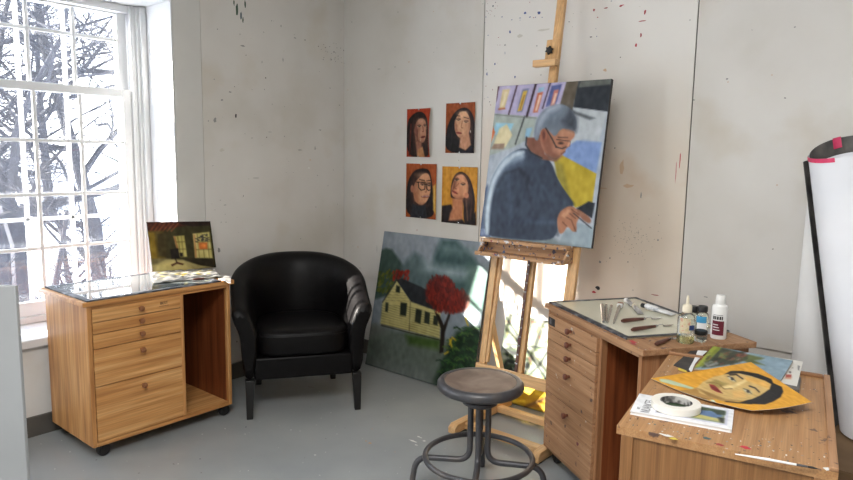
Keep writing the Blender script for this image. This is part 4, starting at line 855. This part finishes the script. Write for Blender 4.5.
# --- small interior painting leaning on the left cabinet
p = Pic(76, 60, [(53,63),(572,50),(603,402),(75,440)], (66,62,34)); p.soft = 5
p.poly([(50,60),(580,45),(430,75),(230,110),(180,130),(55,130)], (84,44,30)).poly([(300,60),(580,45),(575,80),(420,90),(340,75)], (44,26,22))
for i in range(6): p.line([(80+i*34,128),(130+i*36,72)], 7, (150,88,54)).line([(60+i*36,96),(90+i*38,80)], 4, (110,60,40))
p.poly([(55,132),(185,130),(190,335),(65,342)], (140,118,44), soft=12).poly([(120,140),(210,130),(200,330),(130,320)], (74,64,34), soft=18)
p.poly([(65,342),(190,335),(330,340),(420,370),(600,405),(600,440),(75,445)], (170,158,110), soft=8).poly([(110,380),(240,352),(330,358),(420,420),(90,440)], (206,192,132), soft=14).poly([(70,335),(200,332),(120,372),(70,380)], (120,110,74), soft=10)
p.poly([(330,335),(420,325),(580,335),(605,405),(480,385)], (52,46,28), soft=6)
p.poly([(270,165),(355,158),(368,318),(305,322)], (188,178,110)).poly([(265,165),(282,165),(302,255),(285,258)], (170,130,84)).poly([(425,145),(560,130),(578,330),(435,328)], (196,186,124)).poly([(430,150),(445,150),(450,325),(435,325)], (180,140,92))
for q in ([(300,170),(318,318)], [(330,165),(340,318)], [(290,208),(360,205)], [(305,262),(364,260)], [(460,150),(470,325)], [(500,148),(510,325)], [(540,145),(550,325)], [(445,208),(565,200)], [(450,265),(572,262)]): p.line(q, 4, (110,100,60))
for i in range(26): x, y = random.uniform(440,545), random.uniform(150,205); p.line([(x,y),(x+14,y+random.uniform(-8,8))], 5, (54,54,60))
p.poly([(470,212),(540,210),(538,260),(472,262)], (190,112,56)).ell(505,235,22,14,(220,140,70))
p.poly([(232,262),(300,255),(308,330),(240,335)], (34,24,20)).poly([(308,290),(334,288),(334,316),(310,318)], (40,30,24)).line([(272,335),(280,362)], 9, (48,34,28)).poly([(232,378),(285,358),(338,372),(330,382),(280,372),(240,392)], (80,44,34)).grain(5, 15)
bl, br = Vector((.045,-1.462,.7445)), Vector((.125,-1.122,.7445)); tl = Vector((.012,-1.470,1.022)); tr = tl+(br-bl)*.995; tr.z -= .012
o = picture('interior_painting', p, bil(tl, tr, br, bl), [W['oilpaint'], W['darkedge']], .006); tag(o, 'small dark painting of a room with two windows propped on the honey oak cabinet', 'painting')
# ================================================================== things on the left cabinet
p = Pic(54, 34, None, (150,149,146)); p.soft = .02
for i in range(60): x, y = random.random(), random.random(); p.line([(x,y),(x+random.uniform(-.1,.1),y+random.uniform(-.08,.08))], random.uniform(.01,.03), random.choice([(186,184,180),(118,118,116),(170,164,128),(140,140,142)]))
for i in range(34): x, y = random.betavariate(2,2), random.betavariate(2,2)*.7; p.ell(x, y, random.uniform(.015,.05), random.uniform(.012,.035), random.choice([(176,150,48),(190,172,96),(150,128,40),(160,152,110),(96,88,50),(196,190,170)]), rot=random.uniform(0,3))
p.grain(8, 21)
Q = [at(x, y, 2, ZG) for x, y in ((150,272.5),(213,269),(222,277),(153,284))]; Q = bil(*Q)
o = picture('palette_sheet', p, lambda u, v: Q(u, v)+Vector((0,0,.002+.006*abs(math.sin(17*u+5*v))*abs(math.sin(11*v+3*u))*(1 if u > .05 else .3))), [W['print'], W['paperback']], .0008); tag(o, 'crumpled disposable palette sheet with yellow paint dabs on the glass-topped honey oak cabinet', 'palette paper')
p = Pic(30, 16, None, (168,164,160)); p.soft = .02
for i in range(20): x, y = random.random(), random.random(); p.line([(x,y),(x+.1,y+random.uniform(-.1,.1))], .02, random.choice([(140,128,122),(150,110,100),(196,194,192)]))
Q2 = [at(x, y, 2, ZT+.003) for x, y in ((214,272),(231,277.5),(231,284),(219,279.5))]; Q2 = bil(*Q2)
o = picture('plastic_wrap', p, lambda u, v: Q2(u, v)+Vector((0,0,.0025+.002*math.sin(9*u+4*v))), [W['print'], W['paper']], .0008); tag(o, 'crinkled pale wrap at the right end of the honey oak cabinet', 'wrap')
a, b = at(193,279.5,2,ZG+.004), at(215,277.5,2,ZG+.004)
kn = thing('palette_knife', 'dark palette knife lying along the front of the glass on the honey oak cabinet', 'palette knife', (a+b)/2, math.atan2((b-a).y, (b-a).x)); L_ = (b-a).length
m = MB(); m.tube([(-L_/2,0,0),(-L_/4,0,0),(0,0,0)], [.004,.007,.005], 10); m.build('handle', W['handle'], kn)
m = MB(); m.box(0, L_*.5, -.007, .007, -.0032, -.0024); m.build('blade', W['silver'], kn, smooth=False)
# ================================================================== tools on the cream glass palette
def knife(label, A, B_, C_, dz=.009, z0=ZG, tilt=0):
    a, b, c = at(*A, 2, z0), at(*B_, 2, z0), at(*C_, 2, z0); d = b-a; t = thing('palette_knife', label, 'palette knife', (a.x, a.y, z0), math.atan2(d.y, d.x), 'palette knives on the worn cabinet')
    L1 = d.length; L2 = max((c-b).length, .045)
    m = MB(); m.tube([(0,0,.0085),(.012,0,.009),(L1*.5,0,.0085),(L1*.9,0,.0075),(L1,0,.007)], [.005,.0085,.008,.006,.0055], 12); m.build('handle', W['handle'], t)
    m = MB(); m.lathe([(.0055,0),(.0058,.006),(.005,.012),(.002,.016)], n=12, M=ry(PI/2)); f = m.build('ferrule', W['silver'], t, loc=(L1, 0, .007))
    m = MB(); m.tube([(L1+.014,0,.007),(L1+.024,0,.011),(L1+L2*.42,0,.010),(L1+L2*.5,0,.0025)], .0018, 8); m.build('neck', W['silver'], t)
    m = MB(); m.prism([(L1+L2*.45,-.003),(L1+L2*.62,-.0095),(L1+L2*.8,-.008),(L1+L2*1.05,0),(L1+L2*.8,.008),(L1+L2*.62,.0095),(L1+L2*.45,.003)], .0010, .0022); m.build('blade', W['silver'], t, smooth=False)
    return t
knife('palette knife lying farther back on the cream glass, handle toward the drawers', (621.5,323), (643,320.5), (662,318.5))
knife('middle palette knife on the cream glass, nearer its front edge', (631.5,332), (655,328), (676,326))
knife('dark-handled palette knife on bare wood in front of the cream glass', (655.5,346.5), (669,341), (676,338), z0=ZT+.0008)
def rod(name, label, cat, A, B_, r0, r1, mA, group=None, tip=None):
    a, b = at(*A, 2, ZG), at(*B_, 2, ZG); d = b-a; t = thing(name, label, cat, (a.x, a.y, ZG), math.atan2(d.y, d.x), group); L1 = d.length; r = max(r0, r1)
    m = MB(); m.tube([(0,0,r0),(L1*.6,0,(r0+r1)/2+.0003),(L1,0,r1+.0003)], [r0,(r0+r1)/2,r1], 12); m.build('shaft', mA, t)
    if tip:
        m = MB(); m.box(-.034, 0, -.012, .012, .001, .015); m.build('ferrule', tip[0], t, bevel=.003); m = MB(); m.box(-.062, -.0345, -.013, .013, .0005, .015); m.build('bristles', tip[1], t, bevel=.004)
    else:
        m = MB(); m.tube([(-.022,0,r0),(-.0005,0,r0)], [r0*.6,r0*1.05], 12); m.build('ferrule', W['cream'], t)
    return t
rod('paint_brush', 'left slim silver brush of the three in a row on the cream glass', 'brush', (601.8,307), (603.3,323.2), .0082, .0055, W['silver'], 'slim silver brushes on the glass')
rod('paint_brush', 'middle slim silver brush of the three in a row on the cream glass', 'brush', (606,306.5), (606.3,322.8), .0066, .0034, W['silver'], 'slim silver brushes on the glass')
rod('paint_brush', 'right slim silver brush of the three in a row, slanting on the cream glass', 'brush', (611.3,307), (607.8,323.6), .0058, .0036, W['silver'], 'slim silver brushes on the glass')
rod('flat_brush', 'flat brush with white ferrule and tan bristles on the cream glass', 'brush', (619.5,308), (613.6,324.2), .0075, .0038, W['silver'], None, (W['white'], W['knobw']))
def paint_tube(label, A, B_, r, mt, cap, group, crush):
    a, b = at(*A, 2, ZG), at(*B_, 2, ZG); d = b-a; t = thing('paint_tube', label, 'paint tube', (a.x, a.y, ZG), math.atan2(d.y, d.x), group); L1 = d.length; rnd = random.Random(int(A[0])); rings = []
    for i in range(13):
        f = i/12; h = r*(1-.86*f); w = r*(1+.3*f); rr = 0.45+.55*min(1, f*9); ring = []
        for j in range(14):
            q = 2*PI*j/14; k = 1+rnd.uniform(-crush, crush); ring.append(Vector((L1*f, math.cos(q)*w*rr*k, max(.0004, r*.95*(1-.6*f)+math.sin(q)*h*rr*k))))
        rings.append(ring)
    m = MB(); m.loft(rings); m.build('tube_body', mt, t, angle=70)
    m = MB(); m.lathe([(.009,0),(.010,.003),(.010,.016),(.0085,.018)], n=14, M=ry(-PI/2)); m.build('cap', cap, t, loc=(-.001, 0, r*.93+.0003)); return t
paint_tube('big white paint tube with black cap at the back of the cream glass', (645,309.5), (674,316), .017, W['tubew'], W['rubber'], 'paint tubes on the glass', .10)
paint_tube('crumpled silver paint tube with pale cap behind the flat brush', (627,303), (634,307), .011, W['alu'], W['white'], 'paint tubes on the glass', .25)
paint_tube('crumpled silver paint tube touching the cap of the big white tube', (634.5,308.5), (640.5,314.5), .010, W['alu'], W['cream'], 'paint tubes on the glass', .28)
# ------------------------------------------------------------------ bottles
def base_at(x, y, z=ZT): q = at(x, y, 2, z); return (q.x, q.y, z+.0006)
def arc_label(t, name, r, z0, z1, a0, a1, m_, n=12):
    m = MB(); m.loft([[Vector((rr*math.cos(a), rr*math.sin(a), z)) for rr, z in ((r, z0), (r+.0006, z0), (r+.0006, z1), (r, z1))] for a in [a0+(a1-a0)*i/n for i in range(n+1)]]); return m.build(name, m_, t, smooth=True)
def camang(loc): return math.atan2(CAM[1]-loc[1], CAM[0]-loc[0])
L0 = base_at(685,342.3); t = thing('dropper_bottle', 'clear squeeze bottle with cream nozzle and pale oil, front left of the bottles', 'bottle', L0); ca = camang(L0)
m = MB(); m.lathe([(0,0),(.031,0),(.034,.004),(.034,.098),(.031,.112),(.020,.122),(.015,.126),(.015,.136)], n=32); m.build('body', W['clear'], t)
m = MB(); m.lathe([(0,.002),(.031,.002),(.0325,.005),(.0325,.032),(0,.032)], n=28); m.build('oil', W['oil'], t)
m = MB(); m.lathe([(.0165,.124),(.0185,.126),(.0185,.150),(.015,.155),(.007,.158),(.0055,.182),(.004,.192),(0,.193)], n=22); m.build('nozzle', W['cream'], t)
arc_label(t, 'paint_smear', .0343, .045, .105, ca-.75, ca+.5, noise_mat('smeared_oil_label', [(190,176,136), (206,196,166), (190,120,104)], nscale=60, rough=.5, pos=[.35,.5,.68]))
arc_label(t, 'navy_label', .035, .058, .078, ca+.35, ca+1.05, W['navy'])
L0 = base_at(692,333.5); t = thing('small_bottle', 'small clear bottle with black cap half hidden behind the squeeze bottle', 'bottle', L0)
m = MB(); m.lathe([(0,0),(.022,0),(.024,.003),(.024,.075),(.016,.09),(.013,.092),(.013,.1)], n=26); m.build('body', W['clear'], t); m = MB(); m.lathe([(.0165,.094),(.0175,.096),(.0175,.117),(.016,.119),(0,.119)], n=22); m.build('cap', W['rubber'], t)
L0 = base_at(701,335); t = thing('label_bottle', 'clear bottle with sky blue label and tall black cap, middle of the bottles', 'bottle', L0); ca = camang(L0)
m = MB(); m.lathe([(0,0),(.024,0),(.026,.003),(.026,.088),(.022,.098),(.015,.102),(.015,.108)], n=28); m.build('body', W['clear'], t)
m = MB(); m.lathe([(.0185,.103),(.0205,.105),(.0205,.124),(.018,.128),(0,.128)], n=24); m.build('cap', W['rubber'], t)
arc_label(t, 'white_label', .0262, .028, .062, ca-.8, ca+.8, W['paper']); arc_label(t, 'blue_label', .0266, .058, .086, ca-.95, ca+.7, W['blue'])
L0 = base_at(700,341); t = thing('glass_jar', 'short clear jar with black lid in front of the blue-labelled bottle', 'jar', L0)
m = MB(); m.lathe([(0,0),(.021,0),(.023,.003),(.023,.020),(.019,.024),(.019,.028)], n=26); m.build('body', W['clear'], t); m = MB(); m.lathe([(.019,.0245),(.0225,.026),(.0235,.038),(.021,.041),(0,.041)], n=24); m.build('lid', W['rubber'], t)
L0 = base_at(718,338); t = thing('medium_bottle', 'tall white plastic bottle with maroon label, right of the bottles', 'bottle', L0); ca = camang(L0)
m = MB(); m.lathe([(0,0),(.029,0),(.031,.004),(.031,.128),(.028,.138),(.018,.143),(.018,.146)], n=32); m.build('body', W['white'], t)
m = MB(); m.lathe([(.0185,.1465),(.0195,.148),(.0175,.180),(.0165,.182),(0,.182)], n=24); m.build('cap', W['white'], t)
lb = arc_label(t, 'maroon_label', .0313, .018, .078, ca-.9, ca+.62, W['maroon'])
for k in range(3): arc_label(lb, 'label_lettering', .0321, .060-.011*k, .0632-.011*k, ca-.75, ca-.1+.1*k, W['paper'], 6)
for a0, a1 in ((-.85,-.62),(-.55,-.38),(-.3,-.08),(0,.2),(.27,.42)): arc_label(t, 'black_lettering', .0313, .083, .097, ca+a0, ca+a1, W['ink'], 3)
arc_label(t, 'fine_print', .0313, .101, .103, ca-.8, ca+.4, W['greyink'], 6)
L0 = base_at(709,333.5); t = thing('white_pot', 'little white pot half hidden between the blue-labelled and the tall white bottles', 'pot', L0)
m = MB(); m.lathe([(0,0),(.014,0),(.0145,.022),(.012,.0225)], n=20); m.build('body', W['white'], t); m = MB(); m.lathe([(.0155,.023),(.0155,.032),(0,.0335)], n=20); m.build('lid', W['cream'], t)
for n_, k_ in (('dropper_bottle', .9), ('label_bottle', .88), ('medium_bottle', .9), ('small_bottle', .9)): bpy.data.objects[n_].scale = (k_, k_, k_)
# ================================================================== things on the right cabinet
# book
cs = [at(x, y, 2, ZR+.010) for x, y in ((638,393),(733,409.5),(733,429.5),(631.5,411.5))]; cB = sum(cs, Vector())/4; dB = (cs[1]+cs[2]-cs[0]-cs[3]); aB = math.atan2(dB.y, dB.x)
wB = dB.length/4; hB = ((cs[0]+cs[1]-cs[2]-cs[3]).length)/4
t = thing('art_book', 'white art book with a picture on its cover under the roll of tape', 'book', (cB.x, cB.y, ZR+.0005), aB)
m = MB(); m.box(-wB+.003, wB-.003, -hB+.003, hB-.003, .0012, .0078); m.build('pages', W['paper'], t, smooth=False)
m = MB(); m.box(-wB, wB, -hB, hB, 0, .0011); m.build('back_cover', W['white'], t, smooth=False)
p = Pic(90, 60, [(-wB,hB),(wB,hB),(wB,-hB),(-wB,-hB)], (232,233,236)); p.soft = .0018
X0, X1, Y0, Y1 = -wB*.52, wB*.9, -hB*.72, hB*.78
p.poly([(X0,Y1),(X1,Y1),(X1,Y0),(X0,Y0)], (206,208,222)).poly([(X0+.006,Y1-.006),(X1-.008,Y1-.006),(X1-.008,Y0+.010),(X0+.006,Y0+.010)], (150,160,134))
f = lambda u, v: (X0+.006+(X1-X0-.014)*u, Y1-.006-(Y1-Y0-.016)*v)
for q, c in (([(0,0),(1,0),(1,.3),(.5,.4),(0,.25)], (74,92,70)), ([(.45,.35),(.8,.2),(.98,.4),(.9,.75),(.6,.7)], (108,136,172)), ([(.5,.6),(.95,.7),(1,.9),(.4,.9)], (196,190,128)), ([(0,.5),(.4,.6),(.5,1),(0,1)], (176,150,120)), ([(.82,.1),(1,.1),(1,.35),(.88,.4)], (60,78,66)), ([(.3,.65),(.5,.7),(.55,.85),(.3,.85)], (142,78,58)), ([(.9,.6),(1,.6),(1,.95),(.95,.95)], (54,56,48)), ([(0,.85),(.2,.8),(.25,1),(0,1)], (66,62,60))): p.poly([f(*z) for z in q], c, soft=.004)
p.grain(4, 31)
picture('front_cover', p, lambda u, v: ((2*u-1)*wB, (1-2*v)*hB, .0094), [W['print'], W['white']], .0014, t, smooth=False)
text('cover_lettering', 'NUANCES', .030, W['greyink'], T(-wB*.70, -hB*.22, .0096) @ rzm(PI/2) @ Matrix.Diagonal((.72,1.1,1,1)), t, .0002)
text('cover_lettering', 'art', .015, W['greyink'], T(-wB*.875, -hB*.55, .0096) @ rzm(PI/2), t, .0002)
q = at(676,404,2,ZR+.022); t = thing('tape_roll', 'roll of white masking tape lying on the art book', 'tape', (q.x, q.y, ZR+.0108))
m = MB(); m.lathe([(.0415,0),(.0625,0),(.0635,.001),(.0635,.018),(.0625,.019),(.0415,.019)], n=56, closed=True); m.build('tape', W['masktape'], t, angle=30)
m = MB(); m.lathe([(.0375,.0005),(.0410,.0005),(.0410,.0185),(.0375,.0185)], n=48, closed=True); m.build('core', W['core'], t, angle=30)
# yellow portrait on a curling sheet
cs = [at(651,378.3,2,ZR+.005), at(751,362,2,ZR+.040), at(812,402,2,ZR+.032), at(752,410.5,2,ZR+.014)]
Y_ = bil(*cs)
def ysheet(u, v):
    q = Y_(u, v); e1 = (1-u)**3*math.sin(PI*v); e2 = v**3*math.sin(PI*u)
    q = q + (cs[3]-cs[1]).normalized()*(.028*e1+.020*e2); q.z += .004*e2-.008*math.sin(PI*u)*math.sin(PI*v)*(1-.5*v)+.0*e1
    q.z = max(q.z, ZR+.002); return q
p = Pic(120, 84, [(651,378.3),(751,362),(812,402),(752,410.5)], (218,166,66)); p.remap(ysheet); p.soft = .45; p.org(660,345,6.093)
for i in range(40): x, y = random.uniform(-60,900), random.uniform(110,390); p.line([(x,y),(x+60,y-8)], 8, random.choice([(226,176,76),(208,154,54),(222,170,70)]), soft=1, a=.6)
p.poly([(0,205),(60,212),(210,262),(190,270),(60,238),(0,222)], (186,200,176)).poly([(305,328),(330,335),(355,372),(330,366)], (188,202,180))
p.poly([(105,278),(200,270),(250,250),(330,330),(250,335),(150,312)], (178,142,86)).poly([(105,282),(180,300),(300,332),(210,330),(130,305)], (140,112,70), soft=1)
p.poly([(392,178),(430,158),(500,158),(600,176),(680,208),(690,232),(742,255),(752,285),(735,318),(690,345),(640,362),(560,358),(480,352),(545,330),(600,300),(660,262),(670,235),(600,215),(520,196)], (40,40,44))
p.poly([(222,262),(262,224),(330,192),(400,178),(480,172),(560,190),(640,218),(676,240),(668,268),(610,308),(560,330),(470,345),(380,340),(300,318),(240,290)], (206,178,122))
p.poly([(520,190),(640,218),(676,240),(662,268),(590,240),(520,215)], (220,178,104), soft=1).poly([(225,262),(300,290),(400,330),(500,342),(400,344),(300,320)], (166,134,84), soft=1).poly([(285,230),(340,210),(420,236),(360,262)], (168,150,96), soft=1).poly([(440,282),(520,275),(520,320),(450,325)], (218,180,118), soft=1.2)
p.poly([(380,252),(440,244),(520,210),(530,222),(452,262),(400,270)], (224,204,152), soft=.8).line([(366,246),(392,268),(440,266)], 4, (120,94,60)).line([(280,232),(320,226),(382,246)], 3, (150,124,76))
p.poly([(298,238),(330,244),(352,262),(382,296),(345,286),(312,268)], (150,58,56)).line([(305,250),(345,270),(380,294)], 3, (90,36,38))
for (ex, ey, r) in ((438,206,.55),(535,282,.5)): p.ell(ex, ey, 34, 17, (196,176,126), rot=r).ell(ex, ey, 24, 9, (206,204,188), rot=r).ell(ex+2, ey, 11, 9, (54,48,44), rot=r).line([(ex-26,ey-16),(ex,ey-8),(ex+22,ey+14)], 4, (70,54,42))
p.line([(425,182),(465,180),(504,206)], 9, (66,54,48)).line([(545,250),(580,262),(605,286)], 9, (66,54,48)).line([(400,344),(480,352),(560,358)], 6, (50,46,44)).grain(4, 41)
o = picture('yellow_portrait', p, ysheet, [W['oilpaint'], W['paperback']], .0009); tag(o, 'curling portrait sheet of a smiling dark-haired face on yellow, on the nearest cabinet', 'portrait')
def pslab(name, label, cat, quad, z0, z1, m_, parent=None):
    q = [at(x, y, 2, z1) for x, y in quad]; c = sum(q, Vector())/len(q); m = MB(); m.prism([(v.x-c.x, v.y-c.y) for v in q][::-1], 0, z1-z0); o = m.build(name, m_, parent, smooth=False, loc=(c.x, c.y, z0)); tag(o, label, cat); return o
pslab('magazine', 'dark-covered magazine at the bottom of the print stack behind the yellow portrait', 'magazine', [(742,366),(801,377.5),(799.5,390),(744,380)], ZR+.0006, ZR+.0100, W['rollback'])
p = Pic(48, 40, [(748,353),(803,361.5),(797,386),(745,375)], (228,226,220)); p.soft = .5; p.org(770,350,10.67)
p.poly([(160,268),(225,272),(222,300),(155,300)], (186,84,66)).poly([(150,300),(222,302),(218,318),(140,310)], (214,170,140)).ell(205,246,12,9,(40,38,44)).poly([(295,172),(315,178),(308,228),(290,222)], (110,112,112)).line([(225,200),(240,196)], 5, (120,100,90))
Qp = [at(x, y, 2, ZR+.0115) for x, y in ((748,353),(803,361.5),(797,386),(745,375))]
o = picture('print_sheet', p, bil(*Qp), [W['print'], W['paper']], .0012, smooth=False); tag(o, 'white printed card with small red picture under the small landscape board', 'print')
p = Pic(60, 48, [(713,346),(793,360.6),(781,380),(694,368)], (150,172,186)); p.org(660,345,6.093)
p.poly([(320,0),(395,18),(275,130),(195,142)], (140,150,60)).poly([(330,8),(360,12),(240,132),(208,140)], (164,172,76), soft=.8).poly([(390,18),(520,50),(560,90),(500,115),(330,140),(262,140)], (72,80,64)).poly([(270,110),(350,95),(380,120),(300,138)], (150,152,150)).poly([(380,50),(430,60),(420,90),(370,80)], (132,140,90))
p.poly([(560,62),(660,85),(640,95),(600,100),(660,128),(560,112),(520,90)], (110,120,74)).ell(520,68,32,11,(160,82,62)).ell(455,90,26,9,(168,92,70)).ell(500,92,14,7,(206,190,170))
for i in range(50): x, y = random.uniform(280,560), random.uniform(50,135); p.line([(x,y),(x+18,y-6)], 7, random.choice([(58,70,52),(88,98,66),(120,120,100),(48,54,50),(150,86,66)]), a=.8)
p.grain(5, 51)
Qp = [at(x, y, 2, ZR+z) for x, y, z in ((713,346,.0215),(793,360.6,.0215),(781,380,.0172),(694,368,.0172))]
o = picture('landscape_board', p, bil(*Qp), [W['oilpaint'], W['linen']], .0048, smooth=False); tag(o, 'small landscape board with blue sky and green bushes behind the yellow portrait', 'painting')
dk = thing('dark_card', 'dark grey card with yellow edge left of the small landscape board', 'card', (0,0,0)); q0 = at(686,362,2,ZR+.002); dk.location = (q0.x, q0.y, ZR+.0006)
def quadm(pts, z1): return [(lambda v: (v.x-q0.x, v.y-q0.y))(at(660+x/6.093, 345+y/6.093, 2, z1)) for x, y in pts]
m = MB(); m.prism(quadm([(200,22),(235,30),(190,168),(82,122)], ZR+.002)[::-1], 0, .0016); m.build('card', W['darkedge'], dk, smooth=False)
m = MB(); m.prism(quadm([(112,138),(160,156),(165,168),(110,150)], ZR+.003)[::-1], .0017, .003); m.build('yellow_edge', PAINTS['yellow'], dk, smooth=False)
pslab('paper_scrap', 'torn white paper scrap between the dark card and the landscape board', 'paper', [(660+x/6.093, 345+y/6.093) for x, y in ((230,32),(288,36),(262,60),(238,85),(215,112),(190,168),(176,146),(206,90))], ZR+.0044, ZR+.0056, W['paper'])
a, b = at(735,453.2,2,ZR+.005), at(819,468.2,2,ZR+.005); d = b-a; t = thing('fine_brush', 'thin white-handled brush lying along the front edge of the nearest cabinet', 'brush', (a.x, a.y, ZR+.0008), math.atan2(d.y, d.x)); L_ = d.length
m = MB(); m.tube([(0,0,.0022),(L_*.4,0,.0034),(L_*.74,0,.003)], [.0014,.0032,.0026], 10); m.build('handle', W['white'], t)
m = MB(); m.tube([(L_*.742,0,.003),(L_*.87,0,.003)], [.0028,.0025], 10); m.build('ferrule', W['steel'], t); m = MB(); m.tube([(L_*.872,0,.003),(L_*.93,0,.003),(L_,0,.002)], [.0024,.0026,.0006], 10); m.build('bristles', W['rubber'], t)
